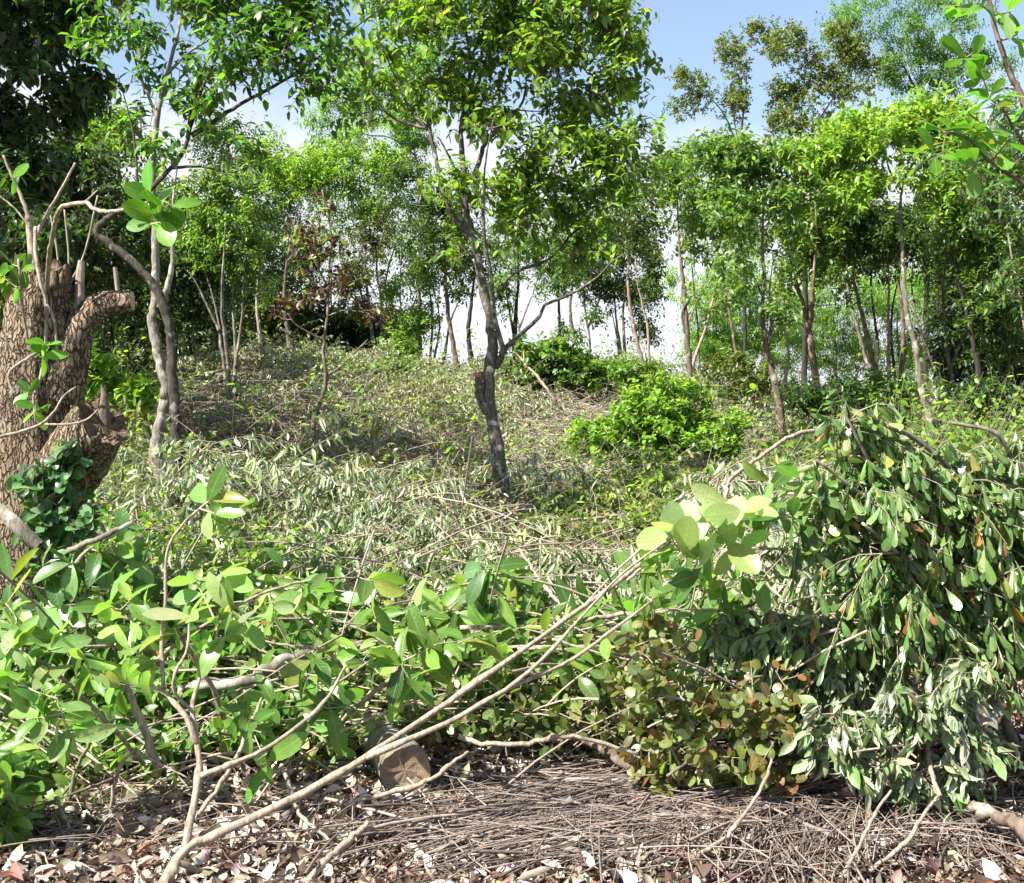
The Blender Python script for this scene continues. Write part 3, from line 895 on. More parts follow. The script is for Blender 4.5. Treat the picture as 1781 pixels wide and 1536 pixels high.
crest('dark brown double trunk in front of the feathery far trees',
      [([(1358, 728), (1350, 680), (1340, 630), (1330, 590), (1326, 540), (1330, 490), (1326, 420), (1330, 340)], 18, 9), ([(1336, 600), (1342, 560), (1338, 510), (1345, 450)], 9, 4), ([(1328, 520), (1310, 480), (1290, 460)], 6, 3)],
      [(1330, 350, 75, 70, 60), (1270, 300, 75, 50, 44), (1380, 330, 60, 60, 40), (1300, 430, 80, 50, 30), (1340, 270, 60, 30, 30), (1320, 510, 90, 50, 16), (1250, 500, 50, 50, 8), (1240, 350, 60, 50, 20), (1360, 520, 40, 60, 8)], kind(TM, (.065, .115), .42, [(4, (.12, .22, .05)), (3, (.17, .28, .07)), (2, (.07, .13, .03)), (.8, (.28, .35, .16))], nl=8, up=.6, spread=.65), B_BROWN, Y=15.5, seed=40, subs=4, sublen=.28)
crest('thin pale wavy stem left of the forked red brown trunk',
      [([(1367, 655), (1372, 620), (1368, 580), (1366, 540), (1362, 510), (1355, 460)], 8, 5)],
      [(1365, 440, 55, 40, 40), (1390, 400, 50, 40, 30)], S_SMALL, B_PALE, Y=19.0, seed=41, subs=4, sublen=.28)
crest('reddish brown trunk forking into a wide y at the tree line',
      [([(1424, 705), (1416, 640), (1410, 590), (1403, 560), (1396, 525), (1380, 490), (1360, 450)], 20, 7), ([(1406, 575), (1412, 530), (1415, 480), (1420, 420), (1418, 340)], 13, 6), ([(1414, 500), (1440, 490), (1470, 470)], 5, 3), ([(1392, 510), (1385, 480), (1400, 440)], 6, 3)],
      [(1410, 400, 70, 60, 70), (1440, 340, 60, 60, 60), (1370, 420, 50, 40, 36), (1420, 450, 60, 30, 18), (1420, 280, 60, 40, 46), (1430, 500, 60, 50, 10), (1370, 480, 40, 40, 8)], kind(TM, (.06, .11), .42, [(4, (.12, .21, .035)), (3, (.18, .28, .05)), (2, (.06, .11, .02)), (.6, (.27, .34, .14))], nl=8, up=.6), bark_mat('red_brown_bark', (.10, .06, .042), (.24, .16, .115), (.31, .25, .20), scale=16), Y=17.0, seed=42, subs=4, sublen=.28)
crest('slanting brown trunk with an orange lit side leaning left near dark leaves',
      [([(1535, 690), (1522, 640), (1510, 595), (1500, 550), (1487, 500), (1476, 455), (1465, 400)], 17, 9)],
      [(1470, 400, 60, 50, 60), (1500, 350, 60, 50, 60), (1440, 430, 40, 30, 18)], S_DSM, bark_mat('orange_bark', (.10, .07, .05), (.26, .185, .13), (.30, .26, .22), scale=16), Y=17.5, seed=43, subs=4, sublen=.3)
crest('grey broken looking trunk leaning left close behind the orange lit one',
      [([(1518, 660), (1505, 620), (1494, 580), (1480, 530), (1470, 480), (1460, 440)], 12, 7)],
      [(1450, 420, 40, 50, 36), (1480, 380, 50, 50, 40)], S_DSM, B_GREY, Y=18.5, seed=44, subs=4, sublen=.3)
crest('straight light grey stem between the slanting trunk and the thick brown trunk',
      [([(1547, 695), (1546, 640), (1546, 580), (1545, 540), (1546, 480), (1540, 420)], 10, 7)],
      [(1540, 420, 50, 50, 50), (1560, 370, 40, 40, 30)], S_DSM, B_PALE, Y=17.5, seed=45, subs=4, sublen=.3)
crest('thick brown trunk standing left of the tree with the yellow green crown',
      [([(1574, 700), (1568, 650), (1571, 600), (1570, 550), (1564, 500), (1560, 440)], 17, 11)],
      [(1560, 430, 55, 50, 60), (1590, 390, 50, 50, 40)], S_DSM, B_BROWN, Y=17.0, seed=46, subs=4, sublen=.3)
crest('tall pale grey tree carrying the big yellow green crown',
      [([(1617, 735), (1606, 690), (1597, 640), (1592, 600), (1580, 560), (1574, 510), (1570, 450), (1568, 400), (1566, 350), (1574, 300), (1560, 250)], 18, 8),
       ([(1568, 390), (1540, 350), (1500, 320)], 8, 4), ([(1567, 330), (1545, 290), (1540, 240)], 7, 3), ([(1572, 310), (1600, 270), (1640, 240)], 7, 3)],
      [(1540, 220, 80, 50, 90), (1600, 215, 70, 40, 60), (1480, 260, 70, 40, 70), (1430, 280, 60, 40, 50), (1560, 280, 90, 50, 60), (1660, 230, 50, 40, 40), (1630, 300, 60, 50, 46), (1500, 330, 60, 40, 30), (1620, 360, 60, 50, 36)],
      S_YEL, B_GREY, Y=15.5, seed=47, subs=4, sublen=.28)
crest('dim brown stem standing right of the yellow green crowned tree',
      [([(1634, 680, 19.0), (1625, 640), (1610, 600), (1596, 560), (1586, 500), (1590, 420)], 11, 5)],
      [(1620, 400, 60, 50, 50), (1660, 440, 60, 40, 40)], S_SMALL, B_BROWN, Y=19.0, seed=48, subs=4, sublen=.3)
crest('dark reddish trunk with a low side fork in the shade on the right',
      [([(1660, 690, 18.0), (1652, 640), (1646, 600), (1643, 555), (1640, 500), (1650, 420)], 13, 7), ([(1655, 640), (1668, 605), (1680, 580)], 7, 4)],
      [(1650, 440, 60, 50, 60), (1690, 480, 50, 40, 30), (1680, 400, 60, 50, 60)], S_DSM, B_BROWN, Y=18.0, seed=49, subs=4, sublen=.3)
crest('almost black trunk leaning left at the right side of the tree line',
      [([(1722, 730), (1708, 680), (1697, 620), (1685, 560), (1670, 500), (1660, 460), (1650, 400)], 16, 9)],
      [(1680, 430, 70, 60, 80), (1720, 400, 60, 60, 70), (1740, 480, 50, 60, 40)], kind(TF, (.06, .10), .46, [(4, (.09, .17, .025)), (3, (.05, .10, .016)), (2, (.16, .26, .035))], nl=8, up=.6), B_DARK, Y=15.5, seed=50, subs=4, sublen=.3)
crest('brown trunk in shade just right of the almost black trunk',
      [([(1735, 725, 16.0), (1726, 680), (1715, 600), (1712, 520), (1715, 440)], 11, 7), ([(1748, 725, 16.0), (1752, 660), (1756, 600), (1750, 520)], 8, 5)],
      [(1730, 520, 60, 60, 60), (1760, 430, 60, 60, 60), (1760, 600, 40, 60, 40), (1700, 580, 40, 50, 20)], S_DSM, B_BROWN, Y=16.0, seed=51, subs=4, sublen=.3)
crest('grey leaning stem at the right edge rising behind the near sprig of big leaves',
      [([(1790, 720, 14.0), (1785, 600), (1770, 500), (1755, 420), (1740, 300), (1725, 200)], 8, 4)],
      [(1740, 330, 60, 60, 50), (1760, 240, 50, 60, 40), (1700, 300, 40, 40, 20), (1790, 450, 50, 80, 50)], kind(TF, (.07, .11), .46, [(4, (.07, .16, .035)), (3, (.10, .20, .045)), (1, (.14, .12, .06))], nl=7, up=.5), B_PALE, Y=14.0, seed=52, subs=3, sublen=.3)
# tall ones behind, on the right skyline
crest('narrow olive tree standing apart against the blue sky',
      [([(1295, 560, 26.0), (1290, 420), (1288, 330), (1285, 260), (1275, 200)], 9, 4), ([(1288, 270), (1260, 200), (1225, 160)], 5, 2), ([(1287, 250), (1295, 180), (1300, 120)], 5, 2)],
      [(1210, 150, 35, 30, 24), (1215, 200, 45, 35, 20), (1275, 100, 45, 40, 36), (1290, 170, 25, 50, 22), (1255, 220, 60, 40, 22), (1300, 60, 35, 20, 12)], S_OLIVE, B_DARK, Y=26.0, seed=53, subs=5, sublen=.3)
crest('broad olive brown crowned tree above the yellow green crown',
      [([(1400, 560, 26.0), (1400, 420), (1395, 320), (1392, 260), (1395, 180)], 14, 6), ([(1394, 280), (1370, 220), (1345, 150)], 7, 3), ([(1394, 260), (1430, 200), (1470, 140)], 7, 3)],
      [(1370, 90, 50, 50, 50), (1420, 80, 60, 40, 50), (1390, 150, 60, 50, 60), (1460, 130, 55, 50, 50), (1480, 90, 35, 40, 20), (1370, 210, 45, 50, 40), (1430, 220, 50, 50, 40), (1500, 140, 30, 30, 14), (1325, 55, 16, 20, 6)], S_OLIVE, B_DARK, Y=26.0, seed=54, subs=5, sublen=.3)
crest('tall blue green feathery tree at the top right',
      [([(1610, 560, 27.0), (1612, 420), (1608, 300), (1605, 200), (1600, 100)], 14, 5), ([(1606, 210), (1580, 130), (1530, 60)], 7, 3), ([(1606, 200), (1640, 120), (1660, 40)], 7, 3), ([(1608, 230), (1660, 180), (1720, 130)], 6, 3)],
      [(1480, 40, 60, 40, 40), (1560, 40, 90, 60, 80), (1650, 50, 80, 60, 70), (1580, 110, 90, 40, 60), (1660, 110, 60, 40, 40), (1630, 160, 80, 30, 34), (1590, -20, 150, 50, 60), (1720, 120, 40, 50, 24), (1540, 130, 50, 30, 20)], S_FEAB, B_DARK, Y=27.0, seed=55, subs=5, sublen=.4)
crest('feathery light green tree on the skyline behind the middle tree',
      [([(730, 600, 27.0), (728, 450), (735, 350), (720, 260), (690, 180)], 12, 5), ([(722, 270), (680, 240), (640, 235), (600, 220)], 5, 2)],
      [(600, 190, 60, 40, 46), (650, 130, 70, 50, 60), (680, 200, 70, 50, 60), (740, 110, 60, 60, 40), (620, 240, 50, 30, 22), (700, 260, 60, 40, 34), (570, 180, 25, 12, 6)], S_FEA, B_GREY, Y=27.0, seed=56, subs=5, sublen=.4)
for i, (lab, cx, cy, rx, ry, Yd, spx) in enumerate([
        ('light leaved far tree filling the skyline behind the red leaved sapling', 580, 420, 90, 80, 27.0, S_SMALL),
        ('light leaved far tree seen between the brownish tree and the middle tree', 700, 420, 70, 80, 28.0, S_BRI),
        ('light leaved far tree seen just right of the middle trunk', 900, 420, 90, 60, 27.5, S_SMALL),
        ('light leaved far tree seen left of the leaning tan trunk', 1020, 420, 80, 70, 28.5, S_BRI),
        ('light leaved far tree seen over the brown trunk with split bark', 1190, 330, 80, 70, 28.0, S_SMALL)]):
    crest(lab, [([(cx, 690, Yd), (cx + 6, 600), (cx - 4, 520), (cx, cy - 20)], 9, 4), ([(cx + 3, 570), (cx + 30, 500), (cx + 45, 440)], 5, 2)],
          [(cx, cy, rx, ry, 70), (cx + 20, cy - ry * .6, rx * .7, ry * .4, 24)], spx, B_GREY, Y=Yd, seed=140 + i, subs=4, sublen=.35, clump=4, group='light far trees on the skyline')
for i, (lab, cx, cy, rx, ry) in enumerate([
        ('feathery pale tree low beyond the crest behind the white curving stem', 1245, 560, 70, 70),
        ('feathery pale tree low beyond the crest around the dark double trunk', 1330, 570, 80, 80),
        ('feathery pale tree low beyond the crest right of the forked trunk', 1450, 580, 80, 70),
        ('feathery pale tree low beyond the crest behind the thick brown trunk', 1560, 570, 80, 80),
        ('feathery pale tree low beyond the crest behind the shaded right trunks', 1650, 570, 60, 80)]):
    crest(lab, [([(cx, 720, 31.0 + i), (cx + 4, 620), (cx, 560), (cx + 6, 500)], 8, 4)],
          [(cx, cy - 50, rx * 1.1, ry * 1.0, 150), (cx, cy + 45, rx * 1.15, ry * .6, 110)], S_FEA, B_GREY, Y=31.0 + i, seed=60 + i, subs=5, sublen=.45, group='feathery trees beyond the crest')
# deep wood behind on both sides
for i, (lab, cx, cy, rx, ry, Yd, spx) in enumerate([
        ('dense dark tree in the wood behind the stump', 60, 420, 150, 160, 13.0, S_WOOD_SHADED),
        ('dense dark tree in the wood right behind the upper stump fork', 190, 480, 110, 120, 15.5, S_WOOD_SHADED),
        ('dense dark tree in the wood between the twin trunks and the grey fan of stems', 300, 480, 110, 150, 18.5, S_WOOD_SHADED),
        ('dense dark tree in the wood behind the grey fan of stems', 420, 500, 100, 120, 24.0, S_WOOD_SHADED),
        ('dense shaded tree filling the gap behind the dark double trunk crowns', 1520, 440, 120, 70, 22.0, S_WOOD_SHADED),
        ('dense shaded tree filling the right edge behind the near black trunk', 1700, 500, 90, 120, 20.0, S_WOOD_SHADED),
        ('dense shaded tree at the far right edge of the wood', 1790, 560, 80, 160, 18.0, S_WOOD_SHADED),
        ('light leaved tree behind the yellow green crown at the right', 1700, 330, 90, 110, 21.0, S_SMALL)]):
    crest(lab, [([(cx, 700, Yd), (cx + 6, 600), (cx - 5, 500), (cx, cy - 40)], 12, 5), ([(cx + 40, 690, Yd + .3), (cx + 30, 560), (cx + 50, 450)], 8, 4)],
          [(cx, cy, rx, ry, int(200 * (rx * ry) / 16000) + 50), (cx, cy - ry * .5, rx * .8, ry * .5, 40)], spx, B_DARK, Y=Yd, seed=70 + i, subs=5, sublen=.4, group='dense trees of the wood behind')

# pale scar and fresh stub on the middle tree
mt = [o for o in SC.objects if o.get('label', '').startswith('tall tree with mottled')][0]
for nm, px, py, r, c in [('pruning_scar', 852, 643, 5.5, (.62, .57, .47)), ('sawn_stub_end', 833, 654, 7.5, (.42, .19, .08))]:
    yy = mt.location[1] - .085 if nm == 'pruning_scar' else mt.location[1]
    c0 = P(px, py, yy)
    c1 = c0 + (np.array([-.006, -.03, .006]) if nm == 'pruning_scar' else np.array([-.006, 0, .03]))
    q_ = MB()
    tubes(q_, np.array([[c0 - (c1 - c0), c0, c1]]), np.full((1, 3), r * yy / F), 12, np.array([(.5, .4, .3)]), caps=True)
    q_.build(nm, bark_mat(nm + '_wood', tuple(.8 * v for v in c), c, c, scale=30, stretch=1, bumpd=.001), mt)

# saplings and shrubs on the slope
plant('sapling', 'crooked brown sapling with dark red leaves on the left of the slope', 'sapling',
      [([(547, 800), (544, 765), (548, 725), (560, 690), (567, 660), (563, 620), (564, 590), (570, 540), (572, 480), (575, 400), (560, 330)], 10, 3), ([(566, 655), (590, 640), (615, 615), (640, 590)], 5, 2), ([(563, 592), (540, 580), (515, 565), (500, 545)], 4, 2), ([(571, 500), (550, 460), (535, 430)], 4, 2), ([(570, 550), (600, 540), (640, 545)], 3, 2)],
      [(545, 430, 55, 50, 18), (590, 470, 50, 70, 17), (495, 540, 25, 20, 7), (645, 560, 30, 30, 8), (540, 500, 40, 30, 6), (555, 360, 25, 30, 3)], S_RED, B_BROWN, seed=90, subs=2, sublen=.16)
S_BUSH = kind(TM, (.045, .08), .58, [(4, (.20, .35, .045)), (3, (.28, .42, .07)), (2, (.10, .21, .025)), (.8, (.06, .13, .02))], nl=9, up=.7, spread=.75, droop=.1, rand=.3)
plant('bush', 'bright lime green round bush in the sun right of the middle tree', 'bush',
      [([(1150, 845), (1150, 810), (1140, 770)], 6, 3), ([(1155, 845), (1190, 800), (1220, 760)], 5, 2), ([(1148, 845), (1100, 800), (1060, 770)], 5, 2)],
      [(1110, 765, 105, 50, 80), (1050, 780, 65, 40, 40), (1215, 765, 75, 50, 56), (1155, 715, 80, 35, 44), (1200, 800, 80, 35, 34), (1090, 810, 90, 25, 30), (1190, 680, 60, 22, 9), (1260, 770, 35, 45, 12), (1110, 695, 50, 22, 7), (1020, 745, 40, 30, 8), (1280, 735, 20, 25, 4)], S_BUSH, B_BROWN, seed=91, subs=5, sublen=.15, thick=1.0, parts=('stem', 'foliage'))
plant('bush', 'dark green leafy bush on the crest behind the middle tree', 'bush',
      [([(950, 700), (950, 660), (955, 630)], 6, 3), ([(955, 700), (1000, 660), (1020, 640)], 5, 2)],
      [(930, 650, 60, 40, 50), (990, 650, 60, 35, 40), (960, 615, 50, 20, 20), (1040, 660, 40, 25, 20), (890, 680, 40, 25, 16)], kind(TM, (.08, .13), .5, [(4, (.10, .19, .03)), (3, (.15, .26, .04)), (2, (.05, .10, .018))], nl=8, up=.6, droop=.3), B_BROWN, Y=19.0, seed=92, subs=4, sublen=.22, thick=.9, parts=('stem', 'foliage'))
plant('bush', 'low green bush on the crest left of the middle tree', 'bush',
      [([(690, 680), (690, 655), (700, 640)], 5, 3)], [(690, 655, 60, 25, 40), (640, 660, 30, 16, 10)], kind(TM, (.08, .13), .5, MIDG, nl=8, up=.7), B_BROWN, Y=19.0, seed=93, subs=4, sublen=.22, parts=('stem', 'foliage'))
plant('bush', 'leafy bush in the shade between the stump and the twin trunks', 'bush',
      [([(150, 690), (150, 660), (155, 640)], 5, 3)], [(150, 650, 40, 30, 26), (220, 690, 40, 25, 16), (110, 680, 30, 30, 10)], kind(TM, (.07, .11), .55, BRIGHT, nl=8, up=.7), B_BROWN, Y=11.0, seed=94, subs=3, sublen=.18, parts=('stem', 'foliage'))
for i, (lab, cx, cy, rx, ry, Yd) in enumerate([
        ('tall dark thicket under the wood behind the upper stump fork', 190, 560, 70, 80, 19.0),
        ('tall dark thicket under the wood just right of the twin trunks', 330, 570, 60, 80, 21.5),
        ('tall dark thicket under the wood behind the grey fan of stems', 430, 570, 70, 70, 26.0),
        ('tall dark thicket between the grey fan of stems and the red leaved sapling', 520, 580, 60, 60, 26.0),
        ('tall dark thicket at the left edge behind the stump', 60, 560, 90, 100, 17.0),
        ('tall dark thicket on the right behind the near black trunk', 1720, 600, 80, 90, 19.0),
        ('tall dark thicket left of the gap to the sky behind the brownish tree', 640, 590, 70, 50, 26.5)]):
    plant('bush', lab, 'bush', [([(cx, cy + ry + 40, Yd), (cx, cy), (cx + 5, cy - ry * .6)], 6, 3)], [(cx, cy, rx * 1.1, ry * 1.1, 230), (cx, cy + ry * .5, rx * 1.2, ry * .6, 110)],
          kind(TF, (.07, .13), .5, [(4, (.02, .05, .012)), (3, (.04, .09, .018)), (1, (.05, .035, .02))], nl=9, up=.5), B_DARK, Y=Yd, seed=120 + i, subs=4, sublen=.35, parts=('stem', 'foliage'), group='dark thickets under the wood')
for i, (lab, cx, cy, rx, ry, Yd) in enumerate([
        ('greyish leafy bush on the crest under the leaning tan trunk', 1110, 660, 50, 25, 17.5),
        ('olive leafy bush on the crest between the white stem and the double trunk', 1280, 660, 65, 35, 18.0),
        ('dark low bush at the foot of the forked trunk', 1440, 700, 70, 35, 15.0),
        ('green low bush at the foot of the thick brown trunk', 1540, 690, 70, 25, 16.5),
        ('dark low bush at the foot of the near black trunk', 1700, 705, 80, 30, 14.5)]):
    plant('bush', lab, 'bush', [([(cx, cy + ry, Yd), (cx, cy), (cx + 5, cy - ry * .6)], 4, 2)], [(cx, cy, rx, ry, 50)],
          kind(TF, (.06, .10), .5, [MIDG, OLIVE, DARKG, MIDG, DARKG][i], nl=8, up=.6), B_BROWN, Y=Yd, seed=95 + i, subs=4, sublen=.25, parts=('stem', 'foliage'), group='low bushes along the crest')


# ------------------------------------------------------------------ cut brush covering the slope (nobody could count it)
def brush(name, label, n, xy, hgt, slen, sp, mat, seed, sag=.5, up=(.2, 1.15), stemr=.004, stemc=(.34, .28, .22), zlift=0.0):
    """n cut branchlets lying on the ground at xy (n,2): arching stems with their leaves"""
    rs = np.random.RandomState(seed)
    x, y = xy[:, 0], xy[:, 1]
    z = G(x, y) + hgt * rs.uniform(0, 1, len(x)) ** .8 + zlift
    a = rs.uniform(0, 6.28, len(x))
    d = np.stack([np.cos(a), np.sin(a) - .25, rs.uniform(*up, len(x))], -1)
    ln = rs.uniform(*slen, len(x))[:, None]
    t = np.linspace(0, 1, 5)[None, :, None]
    p0 = np.stack([x, y, z], -1)
    side = nrm(np.cross(d, [0, 0, 1.])) * rs.normal(0, .2, (len(x), 1))
    p = p0[:, None] + (d * ln)[:, None] * t + (side * ln)[:, None] * t * t
    p[:, :, 2] -= sag * ln * (t[..., 0] ** 2)
    p[:, :, 2] = np.maximum(p[:, :, 2], G(p[:, :, 0], p[:, :, 1]) + .01)
    mb = MB()
    leaf_paths(mb, p, sp, rs)
    o = mb.build(name, mat)
    tag(o, label, name.replace('_', ' '), kind='stuff')
    st = MB()
    tubes(st, p, np.broadcast_to(np.linspace(stemr, stemr * .4, 5), p.shape[:2]), 3, np.clip(np.array([stemc]) * rs.uniform(.55, 1.35, (len(p), 1)), 0, .8), rs, 0)
    st.build('stem', B_TWIG, o)
    return o


def scatter(n, y0, y1, rs, spread=.46, power=1.0):
    y = y0 + (y1 - y0) * rs.uniform(0, 1, n) ** power
    x = rs.uniform(-1, 1, n) * (spread * y + .4)
    return np.stack([x, y], -1)


def to_px(p):
    q = p - np.array([0, 0, CAMH])
    f = q[:, 1] * _ct + q[:, 2] * _st
    v = -q[:, 1] * _st + q[:, 2] * _ct
    return CX + F * q[:, 0] / f, CY - F * v / f


rs0 = np.random.RandomState(5)
xy = scatter(26000, 6.4, 24.5, rs0, power=1.3)
KINDS = ['silver', 'limp', 'green', 'tall', 'twig']
nh = 130
hxy = scatter(nh, 7.0, 23.5, rs0, power=1.1)
hz = np.concatenate([hxy, G(hxy[:, 0], hxy[:, 1])[:, None] + .1], 1)
hx, hy = to_px(hz)
hr = rs0.uniform(.35, .95, nh)
hh = rs0.uniform(.22, .95, nh) * np.sqrt(hr) * np.clip(1.5 - hxy[:, 1] / 25, .5, 1)
pk = np.stack([.9 + .6 * (hx > 1150) + 0 * hx, 1.5 * np.exp(-((hx - 700) / 190) ** 2 - ((hy - 890) / 110) ** 2) + .15, 1.1 * np.exp(-((hx - 380) / 280) ** 2 - ((hy - 890) / 90) ** 2) + .12 + .25 * (hx > 900), (.12 + .3 * (hx > 900)) * (hx > 0), .6 + 1.2 * np.exp(-((hx - 450) / 160) ** 2 - ((hy - 740) / 80) ** 2) + .8 * np.exp(-((hx - 1030) / 120) ** 2 - ((hy - 790) / 80) ** 2)], 1)
hk = np.array([rs0.choice(5, p=q / q.sum()) for q in pk])
# keep the foot of the middle tree and the lime bush clear
_bp = P(1140, 850, hit(1150, 845))


def clear(x, y):
    return (1 - .97 * np.exp(-((x - _bp[0]) / 1.5) ** 2 - ((y - _bp[1] + .9) / 1.4) ** 2)) * (1 - .97 * np.exp(-(x / .8) ** 2 - ((y - 8.8) / 1.6) ** 2))


d2 = ((xy[:, None] - hxy[None]) ** 2).sum(-1) / hr[None] ** 2
hgt_all = hh[None] * np.exp(-d2 * 1.3)
top = np.argmax(hgt_all, 1)
mound = (hgt_all.max(1) + .05) * clear(xy[:, 0], xy[:, 1])
inside = d2[np.arange(len(xy)), top] < 1.1
bxx, byy = to_px(np.concatenate([xy, G(xy[:, 0], xy[:, 1])[:, None] + .1], 1))
bgk = np.argmax(np.stack([vnoise(xy[:, 0], xy[:, 1], 1.5, 41 + k) + rs0.normal(0, .3, len(xy)) + [.2, -.3, .4, -.4, .1][k] + [.2, 0, -.15, -.1, .2][k] * (byy < 780) + [-.1, 0, .35, .1, 0][k] * (byy > 780) for k in range(5)]), 0)
sel = np.where(inside & (rs0.uniform(0, 1, len(xy)) < .68), hk[top], bgk)
bare = vnoise(xy[:, 0], xy[:, 1], .8, 31) + .5 * vnoise(xy[:, 0], xy[:, 1], .3, 32)
keep = inside | (bare > -.42 + .3 * rs0.normal(0, 1, len(xy)))
keep &= rs0.uniform(0, 1, len(xy)) < np.where(xy[:, 1] < 9, .75, 1)
xy, mound, sel = xy[keep], mound[keep], sel[keep]
m = sel == 0
brush('wilted_brush', 'silvery wilted leaves of cut brush strewn over the slope', 0, xy[m], mound[m], (.25, .6),
      kind(TM, (.04, .085), .38, SILVER, nl=14, droop=.6, up=.35, spread=.5, rand=.4, fold=(.4, 1.2), curl=(-.3, 1.2), jit=.34), M_WILT, 41, sag=.45, stemr=.003)
m = sel == 1
brush('drooping_brush', 'heaps of longer limp grey green leaves on cut boughs on the slope', 0, xy[m], mound[m] + .05, (.3, .7),
      kind(TW, (.07, .125), .32, [(4, (.26, .33, .14)), (3, (.34, .40, .21)), (2.6, (.15, .21, .055)), (1.6, (.44, .47, .32)), (1.4, (.10, .14, .035))], nl=12, droop=1.0, up=.3, spread=.45, rand=.35, fold=(.5, 1.25), curl=(-.3, 1.1), jit=.3), M_WILT, 44, sag=.4, stemr=.0035)
m = sel == 2
brush('green_brush', 'green and yellowish leaves of freshly cut brush and weeds on the slope', 0, xy[m], mound[m], (.2, .5),
      kind(TM, (.03, .07), .52, WEEDS, nl=14, droop=.25, up=.55, spread=.75, rand=.35, fold=(.1, .7), curl=(-.2, 1.0), jit=.35), M_FAR, 42, sag=.35, stemr=.003)
m = sel == 3
brush('tall_weeds', 'upright leafy weeds and regrowth standing between the brush on the slope', 0, xy[m], mound[m] * .6, (.25, .55),
      kind(TM, (.04, .095), .5, BRIGHT + [(3, (.10, .17, .03))], nl=10, droop=.15, up=.6, spread=.75, rand=.3, jit=.3), M_FAR, 45, sag=.05, up=(1.0, 2.6), stemr=.003)
m = sel == 4
brush('twiggy_brush', 'dry grey brown twigs with shrivelled leaves lying over the slope', 0, xy[m], mound[m], (.25, .8),
      kind(TF, (.025, .055), .42, BROWNL + [(2, (.17, .21, .08)), (2, (.24, .26, .16))], nl=8, droop=.5, up=.3, rand=.4, fold=(.4, 1.1), curl=(0, 1.2), jit=.35), M_WILT, 43, sag=.4, stemr=.0042, stemc=(.36, .30, .24))

# heaps of thin dead twigs on the slope
rs1 = np.random.RandomState(6)
tw = []
for cx, cy, rx, ry, n in [(430, 745, 110, 60, 260), (1010, 780, 80, 60, 240), (700, 690, 120, 40, 90), (360, 820, 120, 50, 60), (1080, 880, 120, 35, 110), (800, 850, 200, 80, 60), (560, 700, 90, 50, 90), (1500, 740, 160, 30, 60), (620, 930, 260, 60, 50), (1280, 840, 120, 50, 60)]:
    px, py = rs1.normal(cx, rx * .55, n), rs1.normal(cy, ry * .55, n)
    Yh = np.array([hit(a, b, 5, 23) for a, b in zip(px[::8], py[::8])]).repeat(8)[:n]
    p = P(px, py, Yh + rs1.uniform(-.1, .1, n))
    p[:, 2] = G(p[:, 0], p[:, 1]) + rs1.uniform(.05, .32, n)
    a = rs1.normal(.3, .5, n) + np.pi * (rs1.uniform(0, 1, n) < .5)
    d = np.stack([np.cos(a), np.sin(a), rs1.normal(0.08, .22, n)], -1) * rs1.uniform(.25, .75, (n, 1))
    t = np.linspace(-.5, .5, 5)[None, :, None]
    q = p[:, None] + d[:, None] * t
    q = q + nrm(rs1.normal(0, 1, (n, 1, 3))) * (t * t) * .35 * np.linalg.norm(d, axis=-1)[:, None, None]
    tw.append(q)
tw = np.concatenate(tw)
mb = MB()
tubes(mb, tw, np.broadcast_to(np.linspace(.0055, .0025, 5), tw.shape[:2]) * rs1.uniform(.6, 1.5, (len(tw), 1)), 4, np.array([(.42, .35, .28)]) * rs1.uniform(.5, 1.3, (len(tw), 1)), rs1)
tag(mb.build('dead_twigs', B_TWIG), 'tangles of thin grey dead twigs lying on the cleared slope', 'dead twigs', kind='stuff')

# ------------------------------------------------------------------ the litter in front
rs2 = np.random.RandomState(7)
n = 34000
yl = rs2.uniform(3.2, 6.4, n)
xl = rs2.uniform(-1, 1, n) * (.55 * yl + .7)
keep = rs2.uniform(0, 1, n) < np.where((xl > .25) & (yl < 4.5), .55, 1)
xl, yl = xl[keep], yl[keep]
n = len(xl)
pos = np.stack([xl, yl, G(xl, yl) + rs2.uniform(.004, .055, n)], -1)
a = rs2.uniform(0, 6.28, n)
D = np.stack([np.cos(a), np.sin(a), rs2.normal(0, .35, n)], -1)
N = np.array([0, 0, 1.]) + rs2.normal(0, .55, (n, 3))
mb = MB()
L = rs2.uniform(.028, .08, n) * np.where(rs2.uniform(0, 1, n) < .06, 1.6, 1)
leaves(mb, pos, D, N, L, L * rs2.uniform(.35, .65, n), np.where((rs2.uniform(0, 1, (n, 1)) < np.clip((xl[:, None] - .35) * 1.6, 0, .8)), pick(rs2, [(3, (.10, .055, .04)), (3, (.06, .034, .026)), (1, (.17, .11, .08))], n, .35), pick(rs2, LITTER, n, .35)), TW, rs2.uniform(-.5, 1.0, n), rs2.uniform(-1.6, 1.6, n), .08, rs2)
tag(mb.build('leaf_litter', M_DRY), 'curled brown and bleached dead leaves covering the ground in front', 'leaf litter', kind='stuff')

# crumbs and broken bits between the leaves
n = 40000
yl = rs2.uniform(3.2, 6.0, n)
xl = rs2.uniform(-1, 1, n) * (.55 * yl + .7)
a = rs2.uniform(0, 6.28, n)
mb = MB()
L = rs2.uniform(.008, .024, n)
leaves(mb, np.stack([xl, yl, G(xl, yl) + rs2.uniform(.002, .05, n)], -1), np.stack([np.cos(a), np.sin(a), rs2.normal(0, .5, n)], -1), np.array([0, 0, 1.]) + rs2.normal(0, .7, (n, 3)),
       L, L * rs2.uniform(.3, .9, n), pick(rs2, LITTER + [(5, (.09, .055, .038))], n, .4), TF, rs2.uniform(-.6, .8, n), rs2.uniform(-1, 1, n))
tag(mb.build('litter_crumbs', M_DRY), 'brown crumbs of broken leaves and bark between the dead leaves in front', 'litter', kind='stuff')

